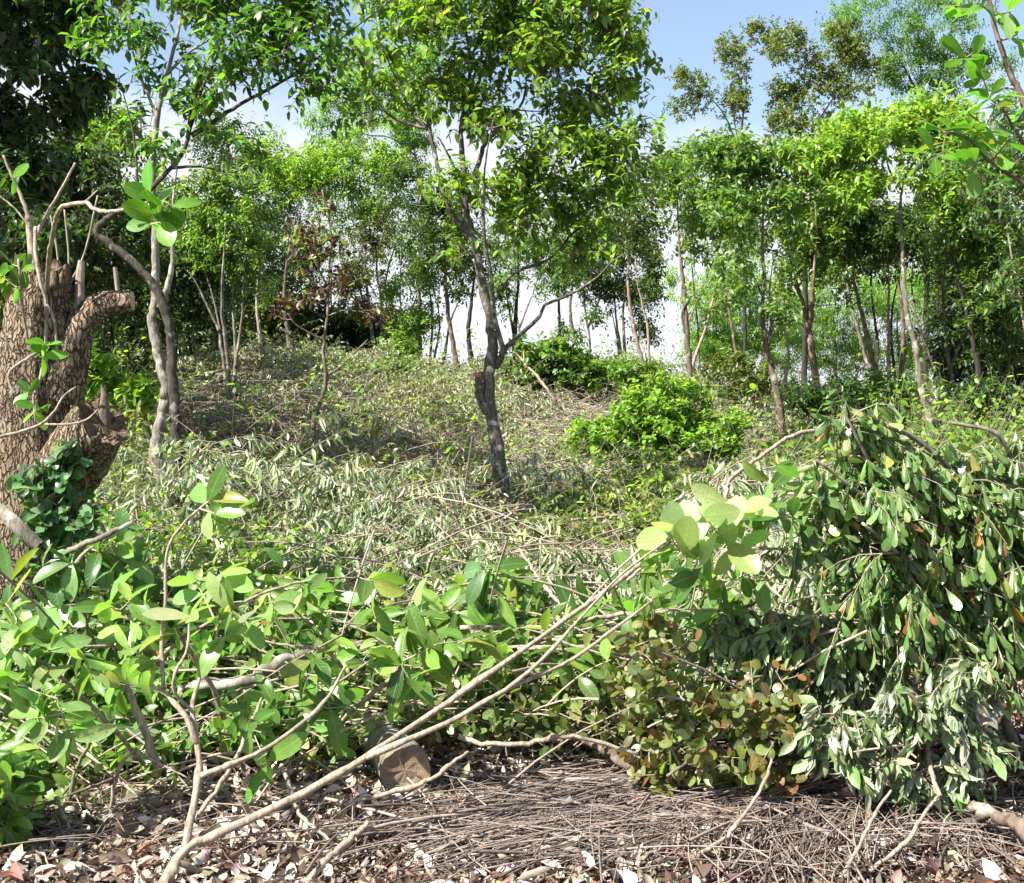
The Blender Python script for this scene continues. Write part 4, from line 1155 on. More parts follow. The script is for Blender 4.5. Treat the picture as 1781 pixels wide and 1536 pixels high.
# sweeping thin dead twigs in front
q = []
for cx, cy, rx, ry, n, ang, sd, ln in [(1080, 1430, 210, 60, 480, .22, .42, (.25, .9)), (1000, 1440, 330, 70, 200, .5, 1.2, (.1, .35)), (930, 1490, 170, 50, 240, .38, .3, (.3, .8)), (1260, 1400, 170, 45, 330, .35, .3, (.3, .9)),
                                       (1400, 1480, 180, 60, 330, .9, .5, (.2, .6)), (420, 1440, 200, 70, 90, .1, .9, (.15, .4)), (620, 1480, 200, 60, 50, .6, .7, (.2, .5)), (1640, 1470, 150, 60, 170, .2, .8, (.2, .5)), (120, 1480, 160, 50, 90, .3, .9, (.2, .5)), (1000, 1350, 200, 30, 80, .1, .6, (.15, .5))]:
    px, py = rs2.normal(cx, rx * .6, n), np.minimum(rs2.normal(cy, ry * .6, n), 1600)
    Yh = CAMH * F / (py - HZ)
    p = P(px, py, Yh)
    p[:, 2] = G(p[:, 0], p[:, 1]) + rs2.uniform(.01, .10, n)
    a = rs2.normal(ang, sd, n)
    l = rs2.uniform(*ln, n)[:, None]
    d = np.stack([np.cos(a), np.sin(a) * 1.6, rs2.normal(0, .06, n)], -1) * l
    nn = np.stack([-np.sin(a), np.cos(a), rs2.uniform(-.1, .5, n)], -1)
    t = np.linspace(-.5, .5, 7)[None, :, None]
    w = p[:, None] + d[:, None] * t - (nn * l * rs2.uniform(.05, .45, (n, 1)))[:, None] * (t * t)
    w[:, :, 2] = np.maximum(w[:, :, 2], G(w[:, :, 0], w[:, :, 1]) + .004)
    q.append(w)
q = np.concatenate(q)
mb = MB()
tubes(mb, q, np.broadcast_to(np.linspace(.0024, .0009, 7), q.shape[:2]) * (rs2.uniform(.5, 1.6, (len(q), 1)) + 1.6 * (rs2.uniform(0, 1, (len(q), 1)) < .07)), 4, np.array([(.265, .21, .175)]) * rs2.uniform(.4, 1.5, (len(q), 1)), rs2)
tag(mb.build('dry_twigs', B_TWIG), 'sweeping mat of thin brown dead twigs lying over the leaf litter', 'dry twigs', kind='stuff')


# ------------------------------------------------------------------ brush pile: leafy mass behind the named branches
def pile(name, label, zones, sp, mat, seed, slen, stemr=.005, out=(0, -.55, .55), stemc=(.36, .29, .22)):
    """leafy cut branches heaped on the ground; zones: cx, cy, rx, ry, n, Y at cy, depth per pixel upwards"""
    rs = np.random.RandomState(seed)
    ps = []
    for cx, cy, rx, ry, n, Y0, k in zones:
        px, py = rs.uniform(cx - rx, cx + rx, n), rs.uniform(cy - ry, cy + ry, n)
        Yd = Y0 + (cy - py) * k + np.abs(rs.normal(0, .16, n))
        p = P(px, py, Yd)
        p[:, 2] = np.maximum(p[:, 2], G(p[:, 0], p[:, 1]) + .02)
        a = rs.uniform(0, 6.28, n)
        d = np.stack([np.cos(a) * .9, np.sin(a) * .6, rs.normal(0, .3, n)], -1) + np.array(out)
        ln = rs.uniform(*slen, n)[:, None]
        t = np.linspace(-.75, .25, 5)[None, :, None]
        w = p[:, None] + (nrm(d) * ln)[:, None] * t
        w[:, :, 2] -= .25 * ln * ((t[..., 0] + .75) ** 2 - .5)
        w[:, :, 2] = np.maximum(w[:, :, 2], G(w[:, :, 0], w[:, :, 1]) + .01)
        ps.append(w)
    ps = np.concatenate(ps)
    mb, st = MB(), MB()
    leaf_paths(mb, ps, sp, rs)
    o = mb.build(name, mat)
    tag(o, label, name.replace('_', ' '), kind='stuff')
    tubes(st, ps, np.broadcast_to(np.linspace(stemr, stemr * .45, 5), ps.shape[:2]), 5, np.array([stemc]) * rs.uniform(.6, 1.3, (len(ps), 1)), rs)
    st.build('stem', B_TWIG, o)
    return o


S_BIG = kind(TN, (.06, .148), .42, BIGL, nl=7, tmin=.45, spread=.72, droop=.15, up=.5, rand=.3, fold=(.05, .6), curl=(-.2, 1.1), wav=.055, mat=M_NEAR, lean=(-.3, -.35, 0))
pile('big_leaf_brush', 'heap of big glossy green leaves on cut branches at the left front',
     [(150, 1090, 230, 110, 112, 5.5, .0040), (110, 1240, 200, 80, 84, 5.0, .0034), (470, 1080, 160, 70, 60, 5.6, .0042), (480, 1220, 130, 70, 58, 5.1, .0034), (90, 1010, 160, 50, 26, 6.0, .004), (640, 1130, 90, 60, 22, 5.5, .004)],
     S_BIG, M_NEAR, 51, (.3, .7))
pile('broad_leaf_brush', 'broad dark green leaves among the logs in the middle of the pile',
     [(780, 1120, 140, 60, 26, 5.3, .004), (980, 1130, 120, 40, 14, 5.0, .003), (860, 1040, 80, 45, 8, 6.0, .004), (1180, 1030, 150, 70, 18, 5.5, .004)],
     dict(S_BIG, L=(.09, .16), pal=MIDG + [(2, (.11, .21, .04))]), M_NEAR, 52, (.3, .6))
pile('round_leaf_brush', 'small round olive leaves on thin cut stems in the middle of the pile',
     [(870, 1215, 250, 55, 120, 5.0, .0035), (1180, 1170, 130, 70, 60, 5.0, .0035), (620, 1250, 80, 40, 14, 5.0, .003)],
     kind(TR, (.038, .062), .72, [(4, (.10, .16, .035)), (3, (.15, .20, .05)), (2, (.16, .12, .035)), (2, (.26, .29, .12)), (2, (.06, .10, .022))], nl=8, tmin=.15, spread=.8, up=.35, droop=.15, fold=(-.1, .4), curl=(-.3, .6), lean=(0, -.35, 0)), M_NEAR, 53, (.25, .5), .0035)
pile('limp_leaf_brush', 'limp pale green leaves hanging from cut stems across the back of the pile',
     [(700, 1010, 230, 70, 120, 6.6, .006), (430, 1000, 140, 50, 24, 6.8, .006), (1000, 1010, 170, 60, 90, 6.4, .006), (660, 890, 130, 90, 90, 7.6, .008), (1330, 870, 120, 70, 70, 6.2, .006), (1250, 1130, 160, 60, 80, 5.2, .004), (1400, 1000, 120, 90, 50, 5.4, .004), (1320, 1010, 200, 80, 40, 5.6, .004)],
     kind(TW, (.07, .125), .30, [(4, (.23, .30, .12)), (3, (.31, .36, .20)), (2, (.12, .19, .05)), (2, (.42, .45, .30))], nl=13, tmin=.15, spread=.45, droop=1.0, up=.3, fold=(.5, 1.25), curl=(-.2, .9), wav=.05, jit=.3), M_WILT, 54, (.3, .7), .0045, out=(0, -.3, .7))
pile('weedy_brush', 'small leaved green weeds and cut shoots in the shade at the foot of the pile',
     [(120, 1310, 150, 50, 14, 4.6, .003), (150, 930, 150, 50, 60, 6.6, .005), (430, 960, 150, 60, 60, 6.8, .006), (480, 1270, 180, 40, 24, 4.9, .003), (80, 1390, 120, 30, 6, 4.3, .003)],
     kind(TM, (.035, .075), .5, MIDG + BRIGHT, nl=9, tmin=.2, up=.6), M_FAR, 55, (.2, .45), .003)
pile('twig_tangle', 'tangle of thin leafless cut stems lying through the pile',
     [(300, 1180, 330, 140, 24, 5.15, .0038), (850, 1160, 280, 90, 60, 5.2, .0038), (1300, 1150, 220, 120, 40, 5.1, .0038), (250, 1330, 280, 70, 26, 4.6, .003), (750, 980, 300, 90, 24, 6.6, .006)],
     kind(TF, (.02, .035), .4, BROWNL, nl=2), M_DRY, 56, (.4, 1.1), .0055, out=(0, -.2, .15), stemc=(.42, .34, .27))

# ------------------------------------------------------------------ the named branches of the pile
BG = 'cut branches lying on the brush pile'
S_PALE = kind(TN, (.075, .165), .44, PALEBIG, nl=6, tmin=.4, spread=.75, droop=.1, up=.35, rand=.28, fold=(.05, .5), curl=(-.1, .9), wav=.045, mat=M_NEAR, lean=(-.4, -.5, .1))


def branch(label, stems, tips=(), sp=None, bark=B_PALE, group=BG, ground=False, **k):
    k.setdefault('parts', ('stem', 'foliage'))
    k.setdefault('subs', 0)
    k.setdefault('rough', .06)
    k.setdefault('kink', .3)
    k.setdefault('twig', (.44, .37, .28))
    k.setdefault('drift', .15)
    return plant('cut_branch', label, 'branch', stems, (), sp, bark, group=group, ground=ground, tips=tips, **k)


branch('long pale forked pole running diagonally from the bottom left up to pale leaves',
       [([(262, 1580, 3.75), (290, 1530, 3.8), (322, 1478, 3.85), (400, 1441, 3.9), (560, 1362, 4.0), (700, 1275, 4.12), (860, 1165, 4.25), (1000, 1066, 4.4), (1110, 985, 4.5), (1190, 925, 4.58), (1240, 888, 4.62)], 22, 4),
        ([(636, 1318, 4.06), (780, 1256, 4.1), (876, 1202, 4.15), (990, 1150, 4.25), (1060, 1100, 4.3), (1135, 1045, 4.4)], 11, 5),
        ([(880, 1200, 4.15), (940, 1150, 4.2), (1010, 1075, 4.3), (1080, 1000, 4.4), (1160, 940, 4.45)], 8, 4),
        ([(322, 1480, 3.85), (345, 1355, 3.95), (343, 1290, 4.0), (335, 1229, 4.05), (352, 1168, 4.1), (372, 1121, 4.13), (380, 1090, 4.15)], 15, 4),
        ([(343, 1294, 4.0), (330, 1260, 4.0), (315, 1236, 4.02), (288, 1206, 4.05), (264, 1195, 4.08)], 13, 7),
        ([(349, 1350, 3.95), (407, 1327, 3.98), (475, 1295, 4.0), (560, 1225, 4.05), (600, 1160, 4.1)], 11, 5),
        ([(285, 1204, 4.05), (281, 1120, 4.1), (287, 1050, 4.12), (291, 960, 4.15), (318, 912, 4.2), (347, 885, 4.22)], 8, 4),
        ([(338, 1240, 4.05), (304, 1205, 4.0), (305, 1170, 4.0), (325, 1130, 4.05), (330, 1080, 4.1)], 7, 4)],
       [(1330, 905, 4.7), (1240, 960, 4.6), (1150, 980, 4.5), (370, 868, 4.25), (378, 895, 4.2), (385, 1080, 4.15), (395, 1110, 4.1), (330, 1070, 4.1), (255, 1150, 4.1), (225, 1130, 4.1), (1210, 1010, 4.6), (1120, 1030, 4.5)],
       S_PALE, Y=4.1, seed=201, group=None, gain=.006, rmin=.004, subs=0, taper=.7, kink=.1)
branch('leafy end with the largest, palest broad leaves, beside the tip of the long forked pole',
       [([(1090, 1010, 4.6), (1150, 960, 4.6), (1205, 925, 4.62), (1260, 900, 4.62)], 6, 4)],
       [(1160, 915, 4.5), (1215, 890, 4.5), (1275, 870, 4.6), (1285, 895, 4.55), (1250, 930, 4.5), (1190, 960, 4.5), (1290, 970, 4.55)],
       dict(S_PALE, L=(.12, .185), asp=.55, nl=3, fold=(.02, .25), curl=(0, .5), pal=[(4, (.36, .46, .21)), (3, (.30, .42, .14)), (1, (.22, .36, .08))], lean=(-.3, -.9, .1)), seed=246, Y=4.55, gain=.005, rmin=.003)
branch('leafy branch with a spray of broad pale leaves at the far left of the pile',
       [([(250, 1330, 4.7), (180, 1250, 4.5), (120, 1190, 4.4), (70, 1150, 4.3), (20, 1120, 4.3)], 10, 5), ([(270, 1132, 4.6), (230, 1127, 4.5), (150, 1125, 4.4), (70, 1137, 4.3)], 7, 4)],
       [(100, 1215, 4.15), (60, 1250, 4.1), (110, 1250, 4.15), (130, 1290, 4.15), (30, 1080, 4.3), (20, 1130, 4.2), (40, 1190, 4.2), (165, 1190, 4.3), (0, 1180, 4.2), (85, 1130, 4.3), (150, 1150, 4.3), (10, 1050, 4.4)],
       S_PALE, Y=4.3, seed=202, gain=.006, rmin=.0035)
branch('leafy branch with pale upturned leaves above the fork of the long pole',
       [([(390, 1250, 4.8), (350, 1160, 4.7), (300, 1100, 4.6), (250, 1070, 4.5), (200, 1060, 4.4)], 10, 5), ([(255, 1165, 4.7), (300, 1125, 4.6), (340, 1095, 4.5), (450, 1035, 4.6), (540, 1010, 4.7), (625, 1005, 4.8)], 8, 4)],
       [(190, 1050, 4.4), (230, 1040, 4.4), (260, 1080, 4.4), (300, 1090, 4.5), (400, 1060, 4.5), (440, 1090, 4.5), (480, 1060, 4.6), (520, 1020, 4.7), (540, 1030, 4.7), (230, 1100, 4.4), (340, 1010, 4.6), (400, 990, 4.7), (650, 1010, 4.8)],
       S_PALE, Y=4.5, seed=203, gain=.006, rmin=.0035)
branch('branch with broad dark green leaves at the left back of the pile',
       [([(180, 1180, 5.6), (150, 1080, 5.5), (120, 1010, 5.4), (150, 960, 5.4), (200, 930, 5.5)], 11, 5), ([(130, 1040, 5.5), (60, 1020, 5.4), (10, 1010, 5.3)], 7, 4)],
       [(215, 940, 5.4), (180, 960, 5.4), (70, 1000, 5.3), (20, 1010, 5.3), (120, 980, 5.3), (250, 990, 5.5), (60, 1060, 5.2), (150, 1040, 5.3), (200, 1020, 5.3)],
       dict(S_BIG, L=(.12, .19), pal=[(4, (.07, .16, .04)), (3, (.10, .22, .05)), (2, (.15, .27, .08))], nl=6), Y=5.4, seed=204, gain=.006)
branch('branch with a rosette of long shiny leaves right of the fork',
       [([(560, 1300, 5.0), (620, 1230, 4.8), (680, 1180, 4.7), (700, 1150, 4.6)], 10, 6), ([(600, 1165, 4.7), (560, 1130, 4.7), (510, 1125, 4.7), (440, 1110, 4.7)], 7, 4)],
       [(700, 1160, 4.5), (720, 1190, 4.5), (760, 1120, 4.6), (820, 1110, 4.7), (540, 1150, 4.6), (550, 1230, 4.7), (470, 1330, 4.4), (440, 1270, 4.5), (600, 1230, 4.7), (680, 1090, 4.8), (740, 1060, 4.9), (420, 1240, 4.5)],
       dict(S_BIG, L=(.12, .19), nl=5, spread=.7, lean=(-.2, -.4, 0)), Y=4.7, seed=205, gain=.006)
branch('upright shoot with large drooping leaves in the middle of the pile',
       [([(880, 1180, 5.6), (860, 1110, 5.6), (845, 1040, 5.6), (850, 990, 5.6)], 10, 5)],
       [(830, 990, 5.5), (860, 990, 5.5), (870, 1050, 5.5), (820, 1040, 5.5), (1040, 990, 5.8)],
       dict(S_BIG, L=(.14, .21), nl=4, droop=.7, pal=[(3, (.12, .22, .09)), (2, (.06, .14, .03))]), Y=5.6, seed=206)
branch('short cut pale stake leaning left of the fork', [([(274, 1335, 4.45), (255, 1275, 4.45), (218, 1192, 4.5)], 15, 12)], bark=B_PALE, seed=207)
branch('dark weathered stick slanting up left behind the leaves', [([(118, 958, 5.2), (170, 938, 5.2), (232, 909, 5.25)], 11, 8)], bark=B_GREY, seed=208)
branch('thick greyish bough half hidden in leaves left of the middle',
       [([(310, 1200, 5.2), (360, 1192, 5.2), (430, 1184, 5.2), (490, 1150, 5.3), (560, 1130, 5.5), (680, 1118, 5.7)], 24, 17)], bark=B_GREY, seed=209)
branch('thick pale bough lying level across the middle of the pile',
       [([(560, 1098, 5.9), (700, 1102, 5.9), (850, 1100, 5.8), (1000, 1090, 5.7), (1110, 1080, 5.6)], 20, 14)], bark=B_PALE, seed=210)
for i, (lab, pts, a, b) in enumerate([
        ('topmost pale pole of the bundle crossing behind the long forked pole', [(800, 1092, 5.3), (940, 1090, 5.3), (1080, 1070, 5.3), (1180, 1060, 5.3)], 12, 9),
        ('pale pole with a hooked twig just under the topmost of the bundle', [(850, 1108, 5.2), (960, 1110, 5.2), (1070, 1100, 5.15), (1160, 1110, 5.1)], 10, 8),
        ('straight bleached pole in the middle of the bundle', [(820, 1124, 5.15), (950, 1124, 5.1), (1040, 1124, 5.1), (1100, 1134, 5.1)], 9, 8),
        ('lowest bleached pole of the bundle dipping right', [(900, 1128, 5.05), (1000, 1132, 5.05), (1090, 1140, 5.0), (1170, 1160, 5.0)], 9, 7),
        ('thin bleached pole lying under the bundle towards the olive leaves', [(960, 1112, 5.0), (1040, 1135, 5.0), (1100, 1150, 4.95)], 7, 5)]):
    branch(lab, [(pts, a * .7, b * .7)], bark=B_PALE, seed=211 + i, group='bundle of bleached poles across the pile')
branch('thin pale stem bowed along the foot of the pile above the litter',
       [([(800, 1282, 4.5), (860, 1296, 4.4), (930, 1290, 4.4), (990, 1280, 4.4), (1040, 1290, 4.4), (1110, 1312, 4.4)], 9, 6)], seed=217)
branch('pale stem curving up from the litter right of the log end',
       [([(600, 1400, 4.35), (690, 1376, 4.35), (750, 1356, 4.35), (790, 1325, 4.4), (815, 1308, 4.45)], 9, 6)], seed=218)
branch('brown bough sloping down into the olive leaves',
       [([(960, 1270, 5.1), (1030, 1295, 4.9), (1090, 1330, 4.75), (1130, 1360, 4.6)], 19, 13)], bark=B_BROWN, seed=219)
branch('slender stem bending up from the bottom edge towards the olive leaves',
       [([(1178, 1545, 3.9), (1215, 1490, 3.95), (1265, 1455, 4.0), (1300, 1410, 4.1), (1330, 1360, 4.2), (1342, 1320, 4.3)], 9, 5), ([(1205, 1500, 3.95), (1212, 1480, 3.98), (1225, 1462, 4.0)], 4, 3)], seed=220)
branch('straight slender stem leaning right out of the twig mat',
       [([(1455, 1540, 3.85), (1490, 1480, 3.9), (1520, 1420, 3.95), (1550, 1375, 4.0)], 8, 5)], seed=221)
branch('curved slender stem rising to the limp leaves at the lower right',
       [([(1470, 1545, 3.85), (1540, 1495, 3.9), (1580, 1460, 3.95), (1612, 1410, 4.0), (1632, 1385, 4.05)], 9, 6)], seed=222)
branch('thick brown broken branch lying at the right edge of the litter',
       [([(1688, 1398, 4.2), (1740, 1425, 4.1), (1800, 1452, 4.0), (1870, 1480, 4.0)], 20, 30)], bark=B_BROWN, seed=223)
branch('bare pale stick forking over the leaf litter left of the log end',
       [([(530, 1540, 3.75), (570, 1495, 3.85), (615, 1455, 3.95), (640, 1430, 4.0)], 14, 10)], seed=224)
branch('thin grey stick with drooping tip standing at the lower left',
       [([(115, 1470, 4.2), (118, 1440, 4.2), (108, 1410, 4.25), (98, 1385, 4.3)], 8, 5), ([(117, 1440, 4.2), (130, 1480, 4.1), (140, 1490, 4.0)], 5, 3)], seed=225)
branch('thin pale stem standing upright left of the fork over dark shade',
       [([(190, 1450, 4.4), (196, 1380, 4.4), (210, 1330, 4.4), (236, 1305, 4.45)], 8, 5), ([(236, 1308, 4.45), (280, 1330, 4.4), (330, 1355, 4.4)], 6, 3)], seed=226)
branch('thin dark stem climbing from the litter into the left leaves',
       [([(120, 1400, 4.5), (132, 1340, 4.5), (160, 1280, 4.5), (168, 1230, 4.5)], 8, 5), ([(10, 1430, 4.3), (60, 1405, 4.4), (110, 1380, 4.5), (135, 1345, 4.5)], 7, 5)], bark=B_GREY, seed=227)
branch('slim pale stick crossing behind the upright fork at the left',
       [([(345, 1415, 4.2), (380, 1370, 4.3), (410, 1320, 4.4), (440, 1250, 4.5), (455, 1215, 4.6)], 9, 6)], seed=228)
branch('slim pale stick leaning on the pile in front of the log end',
       [([(490, 1330, 4.4), (505, 1375, 4.3), (525, 1420, 4.2), (560, 1450, 4.1), (600, 1480, 4.0)], 8, 5), ([(525, 1425, 4.2), (510, 1480, 4.0), (500, 1530, 3.9)], 6, 4)], seed=229)
# on the slope
branch('bare pale branch leaning left on the slope right of the middle tree', [([(968, 705, 15.5), (955, 682, 15.5), (930, 650, 15.6), (905, 622, 15.7), (893, 612, 15.7)], 6, 3), ([(912, 630, 15.6), (910, 612, 15.7)], 3, 2)], seed=230, group='bare branches strewn on the slope')
branch('bent bare branch poking out of the limp leaves in the middle', [([(985, 1060, 5.9), (960, 1035, 6.0), (935, 1005, 6.2), (920, 980, 6.3), (903, 955, 6.4)], 8, 5)], seed=231, group='bare branches strewn on the slope')
branch('bare branch arching over the limp leaves left of the middle tree', [([(700, 905, 8.4), (730, 880, 8.5), (770, 880, 8.6), (800, 905, 8.5), (805, 930, 8.4)], 6, 4)], seed=232, group='bare branches strewn on the slope')
branch('low bare branch lying under the middle tree pointing right', [([(985, 905, 9.5), (1040, 900, 9.5), (1100, 893, 9.6)], 6, 4)], seed=233, group='bare branches strewn on the slope')
branch('small bare branch on the left slope pointing at the red sapling', [([(390, 850, 9.5), (430, 842, 9.6), (455, 838, 9.7)], 5, 3)], seed=234, group='bare branches strewn on the slope')
branch('sloping bare branch on the slope above the left limp leaves', [([(640, 770, 12.0), (590, 800, 11.5), (560, 830, 11)], 5, 3), ([(700, 745, 13), (740, 760, 12.6), (770, 775, 12.3)], 4, 3)], seed=235, group='bare branches strewn on the slope')


for i, (lab, px, py, h, n) in enumerate([
        ('bright green sprout on the slope left of the limp leaves', 508, 822, 20, 5), ('pale green sprout just below another on the left slope', 505, 868, 18, 4),
        ('green sprout at the lower right edge of the lime bush', 1262, 815, 26, 6), ('green sprout in front of the brown twigs right of the middle tree', 1100, 880, 22, 6),
        ('dark green sprout left of the foot of the middle tree', 770, 700, 30, 9), ('green leafy sprout on the left slope below the red leaved sapling', 620, 895, 26, 8),
        ('bright sprout at the far left edge of the slope under the twin trunks', 215, 850, 26, 8), ('yellow green sprout right of the twin trunks', 350, 905, 24, 6)]):
    Yh = hit(px, py)
    plant('weed', lab, 'weed', [([(px, py, Yh), (px + 3, py - h * .6, Yh), (px - 2, py - h, Yh)], 3, 1.5)], [(px, py - h * .8, h * .9, h * .6, n)],
          kind(TM, (.06, .11), .55, [YELLOWG, YELLOWG, BRIGHT, BRIGHT, MIDG, BRIGHT, BRIGHT, YELLOWG][i], nl=7, tmin=.3, up=.7), B_BROWN, Y=Yh, seed=300 + i, subs=2, sublen=.1, parts=('stem', 'foliage'), group='green sprouts on the slope')

# tall leafy cuttings that go on past the left edge of the view
plant('cut_shrub', 'low heap of leafy cuttings at the left edge beside the long pole', 'shrub',
      [([(-150, 1500, 4.1), (-130, 1430, 4.1), (-90, 1370, 4.1), (-40, 1330, 4.1)], 14, 4), ([(-150, 1500, 4.1), (-220, 1400, 4.0), (-260, 1330, 4.0)], 12, 4), ([(-130, 1430, 4.1), (-60, 1400, 4.1), (0, 1380, 4.15)], 9, 4)],
      [(-100, 1360, 90, 50, 26), (-230, 1340, 100, 70, 34), (-20, 1400, 60, 40, 14), (-160, 1440, 120, 50, 20), (-320, 1300, 120, 90, 24)], dict(S_BIG, nl=7), B_GREY, Y=4.1, seed=280, subs=2, sublen=.14, thick=.9, ground=True, parts=('stem', 'foliage'), rmin=.003)
# ------------------------------------------------------------------ shrubs cut or bent over at the right
plant('felled_shrub', 'felled shrub with dense drooping dark leaves and a few orange ones at the right', 'shrub',
      [([(1760, 1290, 5.2), (1700, 1150, 5.0), (1620, 1000, 4.8), (1540, 860, 4.7), (1490, 760, 4.6), (1462, 705, 4.6)], 26, 2),
       ([(1700, 1150, 5.0), (1720, 980, 4.9), (1680, 850, 4.8), (1600, 770, 4.7), (1540, 740, 4.6)], 20, 6),
       ([(1710, 1000, 4.9), (1760, 860, 4.9), (1740, 760, 4.8), (1650, 735, 4.8)], 16, 6),
       ([(1580, 930, 4.75), (1510, 870, 4.6), (1420, 800, 4.5)], 10, 5), ([(1640, 1040, 4.8), (1560, 960, 4.6), (1500, 910, 4.5)], 10, 5)],
      [(1465, 765, 40, 40, 9), (1515, 810, 70, 50, 16), (1490, 860, 90, 60, 22), (1610, 840, 100, 45, 20), (1700, 825, 80, 40, 17), (1570, 920, 130, 60, 34), (1700, 910, 80, 80, 28), (1500, 990, 80, 50, 16), (1640, 1030, 110, 70, 34), (1560, 1080, 100, 50, 16), (1720, 1130, 70, 70, 12), (1640, 1160, 90, 50, 8), (1770, 1000, 60, 120, 20), (1430, 900, 50, 60, 10)],
      kind(TO, (.05, .10), .37, FELLED, nl=11, tmin=.08, spread=.4, droop=1.0, up=.25, rand=.36, fold=(-.95, .2), curl=(-.4, 1.0), wav=.05, mat=M_GLOSS, lean=(-.45, -.45, .35)), B_GREY, Y=4.75, seed=240, taper=.7, subs=2, sublen=.26, bias=(.55, -.25, .0), thick=.8, ground=True, gain=.008, parts=('stem', 'foliage'), hang=.45, twig=(.34, .28, .22), rmin=.003)
plant('cut_shrub', 'cut branch with round olive and brown leaves lying on the twig mat', 'shrub',
      [([(1330, 1180, 4.9), (1290, 1240, 4.7), (1230, 1300, 4.5), (1160, 1350, 4.4)], 12, 5), ([(1290, 1240, 4.7), (1200, 1220, 4.6), (1120, 1200, 4.6)], 9, 4), ([(1340, 1260, 4.6), (1420, 1180, 4.7), (1470, 1130, 4.8)], 6, 4)],
      [(1230, 1290, 130, 60, 20), (1140, 1340, 60, 40, 9), (1320, 1240, 90, 70, 14), (1170, 1210, 120, 60, 15), (1290, 1360, 110, 25, 8), (1400, 1290, 60, 50, 6), (1130, 1130, 80, 40, 8)],
      kind(TR, (.030, .058), .74, ROUNDL, nl=8, tmin=.1, spread=.8, droop=.1, up=.3, fold=(-.1, .35), curl=(-.2, .5), mat=M_NEAR, lean=(-.1, -.4, 0)), B_GREY, Y=4.55, seed=241, subs=2, sublen=.12, thick=.9, ground=False, parts=('stem', 'foliage'), rmin=.003)
plant('cut_shrub', 'wilted branch with limp greyish leaves hanging at the lower right', 'shrub',
      [([(1585, 1205, 4.55), (1600, 1225, 4.5), (1612, 1270, 4.45), (1615, 1320, 4.4), (1625, 1360, 4.3), (1636, 1385, 4.25)], 12, 7), ([(1587, 1205, 4.55), (1560, 1215, 4.5), (1520, 1235, 4.5), (1450, 1250, 4.5)], 8, 4), ([(1600, 1225, 4.5), (1660, 1220, 4.5), (1710, 1230, 4.5)], 6, 3), ([(1612, 1280, 4.4), (1680, 1290, 4.4), (1730, 1300, 4.4)], 6, 3), ([(1614, 1290, 4.4), (1540, 1300, 4.3), (1470, 1310, 4.3)], 6, 3), ([(1500, 1250, 5.1), (1585, 1205, 4.7), (1640, 1150, 4.8), (1690, 1110, 4.9)], 9, 6)],
      [(1480, 1270, 70, 40, 13), (1560, 1250, 60, 40, 12), (1650, 1240, 70, 40, 13), (1700, 1290, 50, 40, 10), (1530, 1320, 80, 30, 11), (1640, 1330, 50, 30, 8), (1560, 1370, 50, 15, 4), (1650, 1390, 40, 15, 5), (1440, 1290, 30, 25, 5), (1680, 1180, 60, 30, 9)],
      kind(TW, (.045, .09), .5, [(4, (.21, .29, .12)), (3, (.28, .33, .20)), (3, (.11, .18, .05)), (1.2, (.38, .41, .30)), (.3, (.25, .16, .06))], nl=6, tmin=.1, spread=.3, droop=1.0, up=.2, rand=.38, fold=(.2, 1.2), curl=(-.8, 1.3), wav=.13, mat=M_WILT, jit=.3, lean=(0, -.3, 0)), B_PALE, Y=4.4, seed=242, subs=3, sublen=.10, thick=.8, ground=False, parts=('stem', 'foliage'), rmin=.003, hang=.5)
plant('cut_shrub', 'cut branch with limp pale leaves between the olive leaves and the felled shrub', 'shrub',
      [([(1480, 1200, 5.0), (1500, 1150, 4.9), (1490, 1100, 4.8), (1460, 1095, 4.7), (1420, 1105, 4.7)], 9, 5), ([(1490, 1100, 4.8), (1400, 1120, 4.8), (1350, 1115, 4.8)], 6, 3), ([(1495, 1095, 4.8), (1520, 1050, 4.8), (1530, 1020, 4.8)], 8, 5)],
      [(1420, 1110, 80, 40, 18), (1350, 1100, 70, 40, 16), (1480, 1150, 60, 40, 14), (1300, 1080, 60, 40, 12), (1400, 1170, 80, 40, 14), (1230, 1100, 50, 40, 8)],
      kind(TW, (.055, .10), .46, [(4, (.17, .27, .075)), (3, (.21, .27, .13)), (2, (.08, .15, .035)), (.3, (.35, .17, .05))], nl=6, tmin=.1, spread=.35, droop=.9, up=.25, rand=.38, fold=(.2, 1.1), curl=(-.8, 1.3), wav=.12, mat=M_WILT), B_GREY, Y=4.8, seed=243, subs=3, sublen=.10, ground=False, parts=('stem', 'foliage'), rmin=.003, hang=.5)
branch('cut branch with large light leaves and a pale green fruit left of the felled shrub',
       [([(1236, 1010, 4.9), (1255, 965, 4.85), (1300, 942, 4.8), (1345, 870, 4.75), (1405, 855, 4.7)], 8, 4), ([(1255, 965, 4.85), (1300, 955, 4.8), (1380, 955, 4.75), (1440, 965, 4.7)], 7, 4), ([(1258, 920, 4.9), (1262, 860, 5.0), (1275, 830, 5.1), (1330, 790, 5.2), (1375, 760, 5.3), (1432, 745, 5.4)], 6, 9)],
       [(1330, 880, 4.7), (1360, 900, 4.7), (1430, 870, 4.6), (1300, 1000, 4.75), (1340, 1010, 4.75), (1420, 960, 4.65), (1390, 830, 4.7), (1260, 1010, 4.8), (1380, 900, 4.65), (1225, 1000, 4.8), (1190, 1000, 4.7), (1340, 820, 4.9), (1250, 1060, 4.7), (1150, 1060, 4.7), (1090, 1070, 4.7)],
       dict(S_PALE, L=(.09, .15), nl=4, pal=[(4, (.12, .23, .05)), (3, (.18, .29, .08)), (2, (.07, .16, .03))]), Y=4.75, seed=244, gain=.005, rmin=.003)

